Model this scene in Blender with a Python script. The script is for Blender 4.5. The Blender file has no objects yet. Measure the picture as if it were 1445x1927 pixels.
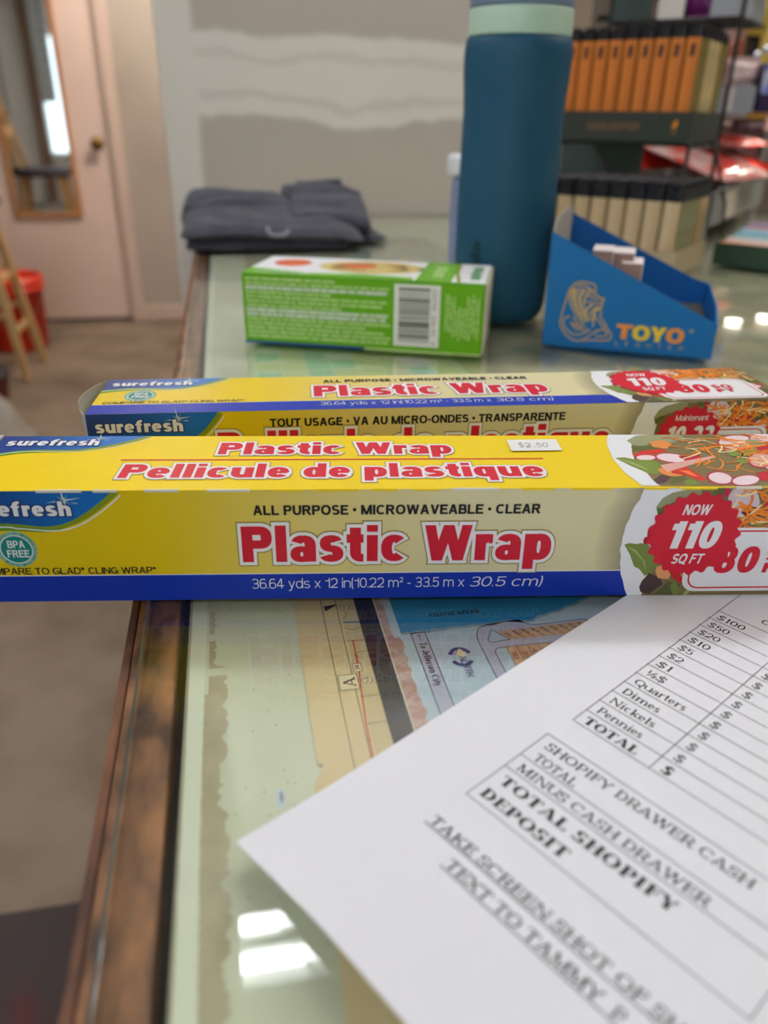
import bpy, bmesh, math, random
from mathutils import Vector, Matrix
C = bpy.context.scene.collection
CZ = 0.95                      # counter top above the floor; all heights below are relative to the counter top

# ---------------------------------------------------------------- camera
cam = bpy.data.cameras.new('camera')
cam.sensor_fit = 'VERTICAL'; cam.sensor_height = 36.0
cam.lens = 1454 / 1927 * 36.0
cam.clip_start = 0.01; cam.clip_end = 60
cam.dof.use_dof = True; cam.dof.focus_distance = 0.305; cam.dof.aperture_fstop = 7.4
co = bpy.data.objects.new('camera', cam); C.objects.link(co)
th, ro, yw = math.radians(27.087), math.radians(0.8625), math.radians(11.178)
g = Vector((math.sin(yw), math.cos(yw), 0)); zz = Vector((0, 0, 1)); rt = Vector((math.cos(yw), -math.sin(yw), 0))
F = g * math.cos(th) - zz * math.sin(th); up = g * math.sin(th) + zz * math.cos(th)
R_ = rt * math.cos(ro) + up * math.sin(ro); U_ = -rt * math.sin(ro) + up * math.cos(ro)
m = Matrix((R_, U_, -F)).transposed().to_4x4(); m.translation = Vector((0, 0, 0.16 + CZ))
co.matrix_world = m
bpy.context.scene.camera = co

# ---------------------------------------------------------------- world, exposure
w = bpy.data.worlds.new('daylight'); bpy.context.scene.world = w; w.use_nodes = True
w.node_tree.nodes['Background'].inputs[0].default_value = (0.78, 0.9, 1.0, 1)
w.node_tree.nodes['Background'].inputs[1].default_value = 3.0
vs = bpy.context.scene.view_settings
vs.view_transform = 'Standard'; vs.look = 'None'; vs.gamma = 1.0; vs.use_curve_mapping = False
vs.exposure = 0.0
TUBE = 34.0                    # emission of the fluorescent tubes
PUCK = 40.0                    # emission of the downlights added for two bright reflections in the glass

# ---------------------------------------------------------------- materials
def lin(c): return tuple((x / 255 / 12.92 if x / 255 <= .04045 else ((x / 255 + .055) / 1.055) ** 2.4) for x in c)
M = {}
def mat(name, c, rough=.6, metal=0, spec=.5, coat=0, bump=0, bscale=200, c2=None, nscale=20, lo=.4, hi=.6, emit=0, sheen=0, ndetail=6, stretch=None):
    m = bpy.data.materials.new(name); m.use_nodes = True; nt = m.node_tree; b = nt.nodes['Principled BSDF']
    b.inputs['Base Color'].default_value = (*lin(c), 1); b.inputs['Roughness'].default_value = rough
    b.inputs['Metallic'].default_value = metal; b.inputs['Specular IOR Level'].default_value = spec
    b.inputs['Coat Weight'].default_value = coat; b.inputs['Coat Roughness'].default_value = .08
    b.inputs['Sheen Weight'].default_value = sheen
    if emit:
        b.inputs['Emission Color'].default_value = (*lin(c), 1); b.inputs['Emission Strength'].default_value = emit
    tc = None
    def coords():
        nonlocal tc
        if tc is None:
            t = nt.nodes.new('ShaderNodeTexCoord'); tc = t.outputs['Object']
            if stretch:
                mp = nt.nodes.new('ShaderNodeMapping'); mp.inputs['Scale'].default_value = stretch
                nt.links.new(tc, mp.inputs[0]); tc = mp.outputs[0]
        return tc
    if c2:
        n = nt.nodes.new('ShaderNodeTexNoise'); n.inputs['Scale'].default_value = nscale; n.inputs['Detail'].default_value = ndetail
        r = nt.nodes.new('ShaderNodeValToRGB'); r.color_ramp.elements[0].position = lo; r.color_ramp.elements[1].position = hi
        r.color_ramp.elements[0].color = (*lin(c), 1); r.color_ramp.elements[1].color = (*lin(c2), 1)
        nt.links.new(coords(), n.inputs['Vector']); nt.links.new(n.outputs[0], r.inputs[0]); nt.links.new(r.outputs[0], b.inputs['Base Color'])
    if bump:
        n = nt.nodes.new('ShaderNodeTexNoise'); n.inputs['Scale'].default_value = bscale; n.inputs['Detail'].default_value = 4
        bp = nt.nodes.new('ShaderNodeBump'); bp.inputs['Strength'].default_value = bump; bp.inputs['Distance'].default_value = .002
        nt.links.new(coords(), n.inputs['Vector']); nt.links.new(n.outputs[0], bp.inputs['Height']); nt.links.new(bp.outputs[0], b.inputs['Normal'])
    M[name] = m
    return m
def ink(name, c, rough=.42, coat=.0): return mat(name, c, rough=rough, spec=.32, coat=coat)
def ramp_mat(name, c1, c2, x0, x1, rough=.38):          # a printed blend from one ink to another along the box
    m = bpy.data.materials.new(name); m.use_nodes = True; nt = m.node_tree; b = nt.nodes['Principled BSDF']
    b.inputs['Roughness'].default_value = rough; b.inputs['Specular IOR Level'].default_value = .32
    t = nt.nodes.new('ShaderNodeTexCoord'); s = nt.nodes.new('ShaderNodeSeparateXYZ'); mr = nt.nodes.new('ShaderNodeMapRange')
    mr.interpolation_type = 'SMOOTHSTEP'
    mr.inputs[1].default_value = x0; mr.inputs[2].default_value = x1
    mx = nt.nodes.new('ShaderNodeMix'); mx.data_type = 'RGBA'
    mx.inputs[6].default_value = (*lin(c1), 1); mx.inputs[7].default_value = (*lin(c2), 1)
    nt.links.new(t.outputs['Object'], s.inputs[0]); nt.links.new(s.outputs[0], mr.inputs[0]); nt.links.new(mr.outputs[0], mx.inputs[0])
    nt.links.new(mx.outputs[2], b.inputs['Base Color']); M[name] = m
    return m
def glass_mat(name, tint):
    m = bpy.data.materials.new(name); m.use_nodes = True; nt = m.node_tree; nt.nodes.clear()
    o = nt.nodes.new('ShaderNodeOutputMaterial'); mx = nt.nodes.new('ShaderNodeMixShader')
    tr = nt.nodes.new('ShaderNodeBsdfTransparent'); tr.inputs[0].default_value = (*tint, 1)
    gl = nt.nodes.new('ShaderNodeBsdfGlossy'); gl.inputs['Roughness'].default_value = .012
    fr = nt.nodes.new('ShaderNodeFresnel'); ge = nt.nodes.new('ShaderNodeNewGeometry'); ma = nt.nodes.new('ShaderNodeMath'); ma.operation = 'MULTIPLY_ADD'
    ma.inputs[1].default_value = 1 / 1.5 - 1.5; ma.inputs[2].default_value = 1.5                # the same thin-pane reflectance from either side
    nt.links.new(ge.outputs['Backfacing'], ma.inputs[0]); nt.links.new(ma.outputs[0], fr.inputs[0])
    nt.links.new(fr.outputs[0], mx.inputs[0]); nt.links.new(tr.outputs[0], mx.inputs[1]); nt.links.new(gl.outputs[0], mx.inputs[2])
    nt.links.new(mx.outputs[0], o.inputs[0]); M[name] = m
    return m

# ---------------------------------------------------------------- mesh helpers
class MB:
    def __init__(s): s.v = []; s.f = []; s.mi = []; s.sm = []; s.mats = []
    def m(s, name):
        if name not in s.mats: s.mats.append(name)
        return s.mats.index(name)
    def add(s, vs, fs, mt, smooth=False):
        o = len(s.v); k = s.m(mt); s.v += [tuple(p) for p in vs]
        for f in fs: s.f.append(tuple(i + o for i in f)); s.mi.append(k); s.sm.append(smooth)
    def poly(s, pts, mt): s.add(pts, [tuple(range(len(pts)))], mt)
    def box(s, a, b, mt, bevel=0):
        (x0, y0, z0), (x1, y1, z1) = a, b
        if bevel:
            bm = bmesh.new(); bmesh.ops.create_cube(bm, size=1)
            for q in bm.verts: q.co = Vector(((x0 + x1) / 2 + q.co.x * (x1 - x0), (y0 + y1) / 2 + q.co.y * (y1 - y0), (z0 + z1) / 2 + q.co.z * (z1 - z0)))
            bmesh.ops.bevel(bm, geom=bm.edges[:], offset=bevel, segments=2, affect='EDGES', profile=.5)
            bm.verts.index_update()
            s.add([q.co[:] for q in bm.verts], [[q.index for q in f.verts] for f in bm.faces], mt, False); bm.free(); return s
        vs = [(x0, y0, z0), (x1, y0, z0), (x1, y1, z0), (x0, y1, z0), (x0, y0, z1), (x1, y0, z1), (x1, y1, z1), (x0, y1, z1)]
        s.add(vs, [(3, 2, 1, 0), (4, 5, 6, 7), (0, 1, 5, 4), (1, 2, 6, 5), (2, 3, 7, 6), (3, 0, 4, 7)], mt); return s
    def tube(s, pts, r, mt, n=10, r1=None, cap=True):
        pts = [Vector(p) for p in pts]; L = len(pts); vs = []; fs = []
        for i, p in enumerate(pts):
            d = (pts[min(i + 1, L - 1)] - pts[max(i - 1, 0)]).normalized()
            a = d.orthogonal().normalized() if abs(d.z) > .9 else d.cross(Vector((0, 0, 1))).normalized(); b = d.cross(a)
            rr = r if r1 is None else r + (r1 - r) * i / (L - 1)
            for k in range(n):
                t = 2 * math.pi * k / n; vs.append(p + a * math.cos(t) * rr + b * math.sin(t) * rr)
        for i in range(L - 1):
            for k in range(n): fs.append((i * n + k, i * n + (k + 1) % n, (i + 1) * n + (k + 1) % n, (i + 1) * n + k))
        if cap: fs += [tuple(range(n))[::-1], tuple(range((L - 1) * n, L * n))]
        s.add(vs, fs, mt, True); return s
    def bar(s, p, q, wx, wy, mt, roll=0):                        # square bar between two points
        p, q = Vector(p), Vector(q); d = (q - p).normalized()
        a = d.cross(Vector((0, 1, 0))).normalized() if abs(d.y) < .9 else d.cross(Vector((0, 0, 1))).normalized(); b = d.cross(a)
        vs = []
        for e in (p, q):
            for i, j in ((-1, -1), (1, -1), (1, 1), (-1, 1)): vs.append(e + a * i * wx / 2 + b * j * wy / 2)
        s.add(vs, [(3, 2, 1, 0), (4, 5, 6, 7), (0, 1, 5, 4), (1, 2, 6, 5), (2, 3, 7, 6), (3, 0, 4, 7)], mt); return s
    def lathe(s, prof, mt, n=48, c=(0, 0, 0), cap=True, mts=None):
        vs = []; L = len(prof)
        for r, z in prof:
            for k in range(n):
                t = 2 * math.pi * k / n; vs.append((c[0] + r * math.cos(t), c[1] + r * math.sin(t), c[2] + z))
        fs = [(i * n + k, i * n + (k + 1) % n, (i + 1) * n + (k + 1) % n, (i + 1) * n + k) for i in range(L - 1) for k in range(n)]
        if cap: fs += [tuple(range(n))[::-1], tuple(range((L - 1) * n, L * n))]
        s.add(vs, fs, mt, True); return s
    def ball(s, c, r, mt, n=16, k=10, sz=1):
        prof = [(max(r * math.sin(math.pi * i / k), 1e-4), -r * sz * math.cos(math.pi * i / k)) for i in range(k + 1)]
        return s.lathe(prof, mt, n, c, False)
    def grid(s, fn, nu, nv, mt, smooth=True):
        vs = [fn(i / nu, j / nv) for j in range(nv + 1) for i in range(nu + 1)]
        fs = [(j * (nu + 1) + i, j * (nu + 1) + i + 1, (j + 1) * (nu + 1) + i + 1, (j + 1) * (nu + 1) + i) for j in range(nv) for i in range(nu)]
        s.add(vs, fs, mt, smooth); return s
    def build(s, name, parent=None, loc=(0, 0, 0), rz=0):
        me = bpy.data.meshes.new(name); me.from_pydata(s.v, [], s.f)
        for k in s.mats: me.materials.append(M[k])
        me.polygons.foreach_set('material_index', s.mi); me.polygons.foreach_set('use_smooth', s.sm); me.update()
        o = bpy.data.objects.new(name, me); C.objects.link(o)
        if parent: o.parent = parent
        o.location = (loc[0], loc[1], loc[2] + (0 if parent else CZ)); o.rotation_euler.z = math.radians(rz)
        return o
def tag(o, label=None, cat=None, group=None, kind=None):
    for k, v in (('label', label), ('category', cat), ('group', group), ('kind', kind)):
        if v: o[k] = v
    return o
def thing(name, label, cat, loc=(0, 0, 0), rz=0, group=None):
    o = bpy.data.objects.new(name, None); C.objects.link(o); o.empty_display_size = .05
    o.location = (loc[0], loc[1], loc[2] + CZ); o.rotation_euler.z = math.radians(rz)
    return tag(o, label, cat, group)
def dup(root, loc, rz, label=None, group=None):
    r = root.copy(); C.objects.link(r); r.location = (loc[0], loc[1], loc[2] + CZ); r.rotation_euler.z = math.radians(rz)
    if label: r['label'] = label
    if group: r['group'] = group
    for ch in list(root.children):
        c = ch.copy(); C.objects.link(c); c.parent = r
        for gch in ch.children:
            d = gch.copy(); C.objects.link(d); d.parent = c
    return r
def struct(o): o['kind'] = 'structure'; return o

# ---------------------------------------------------------------- lettering: a pen that draws letters from bars, slanted bars and rings
class Font:
    def __init__(s, w, h, serif=False): s.w = w; s.h = h; s.serif = serif
HEAVY = Font(.30, .235); BOLD = Font(.225, .18); MED = Font(.16, .135); BLACK = Font(.25, .195); REG = Font(.105, .095); THIN = Font(.07, .06)
SER = Font(.15, .075, True); SERB = Font(.25, .07, True); SERX = Font(.28, .13, True)
class Pen:
    def __init__(s, font, e): s.F = font; s.w = font.w; s.h = font.h; s.e = e; s.p = []; s.sf = font.serif; s.t = font.h * 1.15 if font.serif else font.w * .92
    def r(s, x0, y0, x1, y1):
        e = s.e; s.p.append([(x0 - e, y0 - e), (x1 + e, y0 - e), (x1 + e, y1 + e), (x0 - e, y1 + e)])
    def srf(s, xc, hw, y, up, side=''):
        if s.sf:
            k = .085; a = xc - hw - (k if side != 'r' else 0); b = xc + hw + (k if side != 'l' else 0)
            s.r(a, y, b, y + s.h) if up else s.r(a, y - s.h, b, y)
    def vb(s, x, y0, y1, sr='tb', ww=None):
        ww = ww or s.w; s.r(x, y0, x + ww, y1)
        if 'b' in sr: s.srf(x + ww / 2, ww / 2, y0, True)
        if 't' in sr: s.srf(x + ww / 2, ww / 2, y1, False)
        if 'l' in sr: s.srf(x + ww / 2, ww / 2, y1, False, 'l')
    def hb(s, y, x0, x1): s.r(x0, y, x1, y + s.h)
    def tick(s, x, y, l, dn=True):
        if s.sf: s.r(x - s.h, y - l if dn else y, x, y if dn else y + l)
    def dg(s, xa, ya, xb, yb, thin=False, sa=False, sb=False):
        t = s.t if thin else s.w * .95; dx, dy = xb - xa, yb - ya; L = math.hypot(dx, dy); hw = (t / 2 + s.e) * L / abs(dy)
        ex = s.e * dx / abs(dy); ey = s.e if dy > 0 else -s.e
        s.p.append([(xa - hw - ex, ya - ey), (xa + hw - ex, ya - ey), (xb + hw + ex, yb + ey), (xb - hw + ex, yb + ey)])
        if sa: s.srf(xa, t * .6, ya, ya < yb)
        if sb: s.srf(xb, t * .6, yb, yb < ya)
    def arc(s, x0, x1, y0, y1, a0, a1, ws=1, hs=1, n=None):
        e = s.e; cx, cy = (x0 + x1) / 2, (y0 + y1) / 2; A, B = (x1 - x0) / 2, (y1 - y0) / 2
        n = n or max(5, int(abs(a1 - a0) / 18)); ai, bi = max(A - s.w * ws - e, .004), max(B - s.h * hs - e, .004)
        pw = 2 / (2.0 if s.sf else 2.3)
        def pt(a, A, B):
            c, q = math.cos(a), math.sin(a)
            return (cx + A * math.copysign(abs(c) ** pw, c), cy + B * math.copysign(abs(q) ** pw, q))
        da = math.degrees(e / max(A, B)) if abs(a1 - a0) < 359 else 0
        if a1 > a0: a0, a1 = a0 - da, a1 + da
        else: a0, a1 = a0 + da, a1 - da
        for i in range(n):
            p, q = math.radians(a0 + (a1 - a0) * i / n), math.radians(a0 + (a1 - a0) * (i + 1) / n)
            s.p.append([pt(p, A + e, B + e), pt(q, A + e, B + e), pt(q, ai, bi), pt(p, ai, bi)])
    def bowl(s, xl, xr, y0, y1):                                   # D-shaped bowl opening to the left
        r = min((y1 - y0) / 2, xr - xl - .02); s.arc(xr - 2 * r, xr, y0, y1, -90, 90)
        s.hb(y0, xl, xr - r); s.hb(y1 - s.h, xl, xr - r)
def glyph(ch, P):
    w, h, X, D = P.w, P.h, (.68 if P.sf else .74), -.27
    sl = P.sf; k = .1 if sl else 0
    if ch == ' ': return .30
    if ch == 'A':
        W = .98 if sl else .94; P.dg(.5 * w if not sl else .1, 0, W / 2 - .1 * w, 1, True, True); P.dg(W - (.55 * w if not sl else .14), 0, W / 2 + .1 * w - (.04 if sl else 0), 1, False, True); P.hb(.24, W * .24, W * .76); return W
    if ch == 'B': W = .84; P.vb(k, 0, 1); P.bowl(k + w * .5, W, 0, .5 + h * .55); P.bowl(k + w * .5, W * .94, .5 - h * .45, 1); return W
    if ch == 'C': W = .9; P.arc(0, W * 1.04, 0, 1, 42, 318); P.tick(W * .95, .98, .3); return W
    if ch == 'D': W = .9; P.vb(k, 0, 1); P.bowl(k + w * .5, W, 0, 1); return W
    if ch in 'EF':
        W = .78 if ch == 'E' else .72; P.vb(k, 0, 1); P.hb(1 - h, k, W); P.hb(.53 - h / 2, k, W * .9); P.tick(W, 1, .25)
        if sl: P.tick(W * .8, .66, .25)
        if ch == 'E': P.hb(0, k, W + .02); P.tick(W + .02, 0, .27, False)
        return W
    if ch == 'G': W = .94; P.arc(0, W * 1.04, 0, 1, 45, 318); P.vb(W - w, .05, .5, 't'); P.tick(W * .95, .98, .3); (None if sl else P.hb(.5 - h, W * .5, W)); return W
    if ch == 'H': W = .88 + k; P.vb(k, 0, 1); P.vb(W - w - k * .5, 0, 1); P.hb(.53 - h / 2, k, W - k); return W
    if ch == 'I': P.vb(k, 0, 1); return w + 2 * k
    if ch == 'J': W = .66; P.vb(W - w, .3, 1, 't'); P.arc(0, W, 0, .66, 180, 360); return W
    if ch == 'K': W = .92; P.vb(k, 0, 1); P.dg(k + w * .7, .38, W - w * .5, 1, True, False, True); P.dg(W * .42, .52, W - w * .5, 0, False, False, True); return W
    if ch == 'L': W = .74; P.vb(k, 0, 1); P.hb(0, k, W); P.tick(W, 0, .3, False); return W
    if ch == 'M':
        W = 1.12; P.vb(k, 0, 1, 'tb', P.t if sl else None); P.vb(W - w - k * .5, 0, 1); P.dg(k + w * .45, 1, W / 2, .0 if not sl else .02); P.dg(W - w * .6 - k * .5, 1, W / 2, 0 if not sl else .02, True); return W
    if ch == 'N': W = .9 + k; P.vb(k, 0, 1, 'tb', P.t if sl else None); P.vb(W - (P.t if sl else w) - k * .5, 0, 1, 't' if sl else 'tb', P.t if sl else None); P.dg(k + w * .5, 1, W - w * .5 - k * .5, 0); return W
    if ch == 'O': W = 1.0; P.arc(0, W, -.01, 1.01, 0, 360); return W
    if ch == 'P': W = .82; P.vb(k, 0, 1); P.bowl(k + w * .5, W, .38, 1); return W
    if ch == 'Q': W = 1.0; P.arc(0, W, -.01, 1.01, 0, 360); P.dg(W * .56, .24, W * .92, -.1 if not sl else -.24); return W
    if ch == 'R': W = .9; P.vb(k, 0, 1); P.bowl(k + w * .5, W * .93, .42, 1); P.dg(W * .55, .46, W - w * .45, 0, False, False, True); return W
    if ch == 'S': W = .8 if not sl else .66; q = .5 + h * .5; P.arc(0.02, W - .02, 1 - q, 1.01, 25, 270); P.arc(0, W, -.01, q, 90, -155); P.tick(W - .02, 1, .28); P.tick(.03, 0, .28, False); return W
    if ch == 'T': W = .82; P.vb(W / 2 - w / 2, 0, 1, 'b'); P.hb(1 - h, 0, W); P.tick(W, 1, .27); P.tick(P.h, 1, .27); return W
    if ch == 'U': W = .88; P.vb(k * .5, .4, 1, 't'); P.vb(W - (P.t if sl else w), .4, 1, 't', P.t if sl else None); P.arc(k * .5, W, -.01, .9, 180, 360); return W
    if ch == 'V': W = .92; P.dg(w * .55, 1, W / 2, 0, False, True); P.dg(W - (w * .55 if not sl else .08), 1, W / 2, 0, True, True); return W
    if ch == 'W':
        W = 1.32; P.dg(w * .52, 1, W * .28, 0, False, True); P.dg(W * .5, 1, W * .28, 0, True); P.dg(W * .5, 1, W * .72, 0, False, sl); P.dg(W - w * .52, 1, W * .72, 0, True, True); return W
    if ch == 'X': W = .9; P.dg(w * .55, 1, W - w * .55, 0, False, True, True); P.dg(w * .5, 0, W - w * .55, 1, True, True, True); return W
    if ch == 'Y': W = .9; P.vb(W / 2 - w / 2, 0, .45, 'b'); P.dg(w * .5, 1, W / 2, .38, False, True); P.dg(W - w * .5, 1, W / 2, .38, True, True); return W
    if ch == 'Z': W = .8; P.hb(1 - h, 0, W); P.hb(0, 0, W); P.dg(w * .5, 0, W - w * .5, 1, True); return W
    # lower case
    if ch == 'a':
        W = .70 if not sl else .56; P.vb(W - w, 0, X * .7, 'b' if sl else ''); P.arc(.02, W, X * .25, X * 1.01, 8, 158, 1, .85); P.arc(0, W - w * .25, -.01, X * .60, 0, 360, .9, .7); return W
    if ch == 'b': W = .76; P.vb(0, 0, 1.02, 'l'); P.arc(w * .2, W, -.01, X, 0, 360, 1, .85); return W
    if ch == 'c': W = .7 if not sl else .54; P.arc(0, W * 1.03, -.01, X * 1.01, 45, 315, 1, .9); return W
    if ch == 'd': W = .76 if not sl else .62; P.vb(W - w, 0, 1.02, 'lb' if sl else ''); P.arc(0, W - w * .2, -.01, X * 1.01, 0, 360, 1, .85); return W
    if ch == 'e': W = .72 if not sl else .56; P.arc(0, W, -.01, X * 1.01, 0, 322, 1, .82); y = X * .5 - h * .35; P.r(w * .5, y - (0 if not sl else 0), W - (w * .2), y + h * .7); return W
    if ch == 'f': W = .54 if not sl else .42; P.vb(.09, 0, .70, 'b' if sl else ''); P.arc(.09, .09 + 2 * (W - .12), .38, 1.04, 92, 180, 1, .8); P.r(W - .10, 1.04 - h * .8, W, 1.04); P.r(0, X - h * .72, W - .04, X - .02); return W
    if ch == 'h': W = .74 + k; P.vb(k, 0, 1.02, 'lb' if sl else ''); P.vb(W - w - k * .4, 0, X * .6, 'b' if sl else ''); P.arc(k, W - k * .4, X * .12, X * 1.01, 0, 150, 1, .95); return W
    if ch in 'il':
        if ch == 'l': P.vb(k, 0, 1.02, 'lb' if sl else '')
        else:
            P.vb(k, 0, X, 'lb' if sl else ''); P.r(k, .83, k + w, 1.02) if not sl else P.arc(k, k + w, .85, 1.0, 0, 360, .9, 1.3)
        return w + 1.6 * k
    if ch == 'k': W = .72; P.vb(k, 0, 1.02, 'lb' if sl else ''); P.dg(k + w * .8, .26, W - w * .5, X, True, False, True); P.dg(W * .45, .4, W - w * .4, 0, False, False, True); return W
    if ch == 'm':
        W = 1.12 + k; P.vb(k, 0, X, 'lb' if sl else ''); mid = (W + k) / 2 - w / 2
        P.vb(mid, 0, X * .6, 'b' if sl else ''); P.vb(W - w - k * .4, 0, X * .6, 'b' if sl else '')
        P.arc(k, mid + w, X * .12, X * 1.01, 0, 150, 1, .95); P.arc(mid, W - k * .4, X * .12, X * 1.01, 0, 150, 1, .95); return W
    if ch == 'n': W = .74 + k; P.vb(k, 0, X, 'lb' if sl else ''); P.vb(W - w - k * .4, 0, X * .6, 'b' if sl else ''); P.arc(k, W - k * .4, X * .12, X * 1.01, 0, 150, 1, .95); return W
    if ch == 'o': W = .76 if not sl else .62; P.arc(0, W, -.01, X * 1.01, 0, 360, 1, .9); return W
    if ch == 'p': W = .76; P.vb(0, D, X); P.arc(w * .2, W, -.01, X * 1.01, 0, 360, 1, .85); return W
    if ch == 'q': W = .76; P.vb(W - w, D, X, ''); P.arc(0, W - w * .2, -.01, X * 1.01, 0, 360, 1, .85); return W
    if ch == 'r': W = .48 + k * .5; P.vb(k, 0, X, 'lb' if sl else ''); P.arc(k, k + .66, X * .2, X * 1.01, 75, 150, 1, 1.1); P.r(W - .12, X - h * 1.1, W, X); return W
    if ch == 's': W = .66 if not sl else .46; q = X * .5 + h * .4; P.arc(.02, W - .02, X - q, X * 1.01, 22, 270, 1, .85); P.arc(0, W, -.01, q, 90, -158, 1, .85); return W
    if ch == 't': W = .46 if not sl else .36; P.vb(.09, .22, .95, ''); P.arc(.09, .09 + .62, -.01, .55, 180, 262); P.hb(X - h * .9, 0, W); P.r(.34, -.01, W, h * .9) if not sl else None; return W
    if ch == 'u': W = .74 + k * .5; P.vb(0, X * .4, X, 'l' if sl else ''); P.vb(W - w, 0, X, 'lb' if sl else ''); P.arc(0, W, -.01, X * .9, 180, 325, 1, .95); return W
    if ch == 'w': W = 1.06; P.dg(w * .5, X, W * .28, 0, False, True); P.dg(W * .5, X, W * .28, 0, True); P.dg(W * .5, X, W * .72, 0); P.dg(W - w * .5, X, W * .72, 0, True, True); return W
    if ch == 'x': W = .68; P.dg(w * .5, X, W - w * .5, 0, False, True, True); P.dg(w * .5, 0, W - w * .5, X, True, True, True); return W
    if ch == 'y': W = .7; P.dg(w * .5, X, W * .52, 0, False, True); P.dg(W - w * .5, X, W * .3, D, True, True); P.r(0.02, D, W * .34, D + h); return W
    # figures
    if ch == '0': W = .74; P.arc(0, W, -.01, 1.01, 0, 360); return W
    if ch == '1': W = .5; x = W - w - k; P.vb(x, 0, 1, 'b' if sl else ''); P.dg(x - w * .2, .72, x + w * .4, .98, True) if sl else P.r(.02, .68, x + w * .5, .68 + h); return W
    if ch == '2': W = .74; P.arc(.02, W, .36, 1.01, 165, -35); P.dg(w * .6, h * .5, W - w * .62, .5, False); P.hb(0, 0, W); return W
    if ch == '3': W = .74; P.arc(.04, W - .02, .5 - h * .45, 1.01, 155, -90, 1, .9); P.arc(0, W, -.01, .5 + h * .45, 90, -155, 1, .9); P.r(.3 * W, .5 - h * .45, .55 * W, .5 + h * .45); return W
    if ch == '4': W = .76; P.vb(W * .58, 0, 1, 'b' if sl else ''); P.hb(.22, 0, W); P.dg(w * .35, .3, W * .6, 1, True); return W
    if ch == '5': W = .74; P.hb(1 - h, .12, W * .95); P.vb(.1, .45, 1, '', w * .8); P.arc(0, W, -.01, .66, 130, -155); return W
    if ch == '6': W = .74; P.arc(0, W, -.01, .62, 0, 360, 1, .9); P.arc(0, W * 1.05, -.01, 1.01, 50, 200); return W
    if ch == '7': W = .74; P.hb(1 - h, 0, W); P.dg(W * .34, 0, W - w * .55, 1 - h * .5, False); return W
    if ch == '8': W = .76; P.arc(.03, W - .03, .5 - h * .45, 1.01, 0, 360, 1, .85); P.arc(0, W, -.01, .5 + h * .45, 0, 360, 1, .85); return W
    if ch == '9': W = .74; P.arc(0, W, .38, 1.01, 0, 360, 1, .9); P.arc(-W * .05, W, -.01, 1.01, -130, 20); return W
    if ch == '$': W = glyph('S', P); P.r(W / 2 - h * .5, -.14, W / 2 + h * .5, 1.14); return W
    if ch == '\u00bd': sub(P, '1', 0, .45, .55); P.dg(.2, 0, .72, 1, True); sub(P, '2', .52, 0, .52); return .95
    if ch == '\u00b2': return sub(P, '2', 0, .5, .52)
    if ch in '\u00ae': P2 = Pen(Font(.05, .05), P.e); P.p.append([(.0, .62), (.04, .62), (.04, 1), (.0, 1)]); P.arc(0, .44, .56, 1.0, 0, 360, .35, .4); sub(P, 'R', .12, .66, .24); return .46
    if ch == '\u2122': sub(P, 'T', 0, .7, .3); sub(P, 'M', .3, .7, .3); return .64
    if ch == '\u2022': P.arc(0, .34, .34, .68, 0, 360, 3, 3); return .34
    if ch == '*': P.dg(.2, .62, .2, 1.0, True); P.dg(.04, .72, .36, .9, True); P.dg(.04, .9, .36, .72, True); return .4
    if ch == '.': P.r(0, 0, w, w * .95); return w
    if ch == '-': P.hb(.34, 0, .36); return .36
    if ch == '(' : P.arc(0, .5, -.2, 1.1, 110, 250); return .22
    if ch == ')' : P.arc(-.28, .22, -.2, 1.1, -70, 70); return .22
    if ch == '|': P.dg(.1, .2, .1, .8); return .2
    if ch == '<': P.hb(.5 - h / 2, 0, .8); P.dg(.02, .5, .28, .78, True); P.dg(.02, .5, .28, .22, True); return .8
    return .3
def sub(P, ch, dx, dy, sc):
    Q = Pen(Font(P.w / sc * .75, P.h / sc * .75, P.sf), P.e / sc); W = glyph(ch, Q)
    P.p += [[(x * sc + dx, y * sc + dy) for x, y in q] for q in Q.p]; return W * sc
_gc = {}
def typeset(s, font, e=0, track=0):
    x = 0; out = []
    for ch in s:
        key = (ch, font.w, font.h, font.serif, round(e, 4))
        if key not in _gc:
            P = Pen(font, e); W = glyph(ch, P); _gc[key] = (W, P.p)
        W, pl = _gc[key]
        out += [[(px + x, py) for px, py in q] for q in pl]
        x += W + (.09 if not font.serif else .1) + track
    return out, x - (.09 if not font.serif else .1) - track
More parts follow.
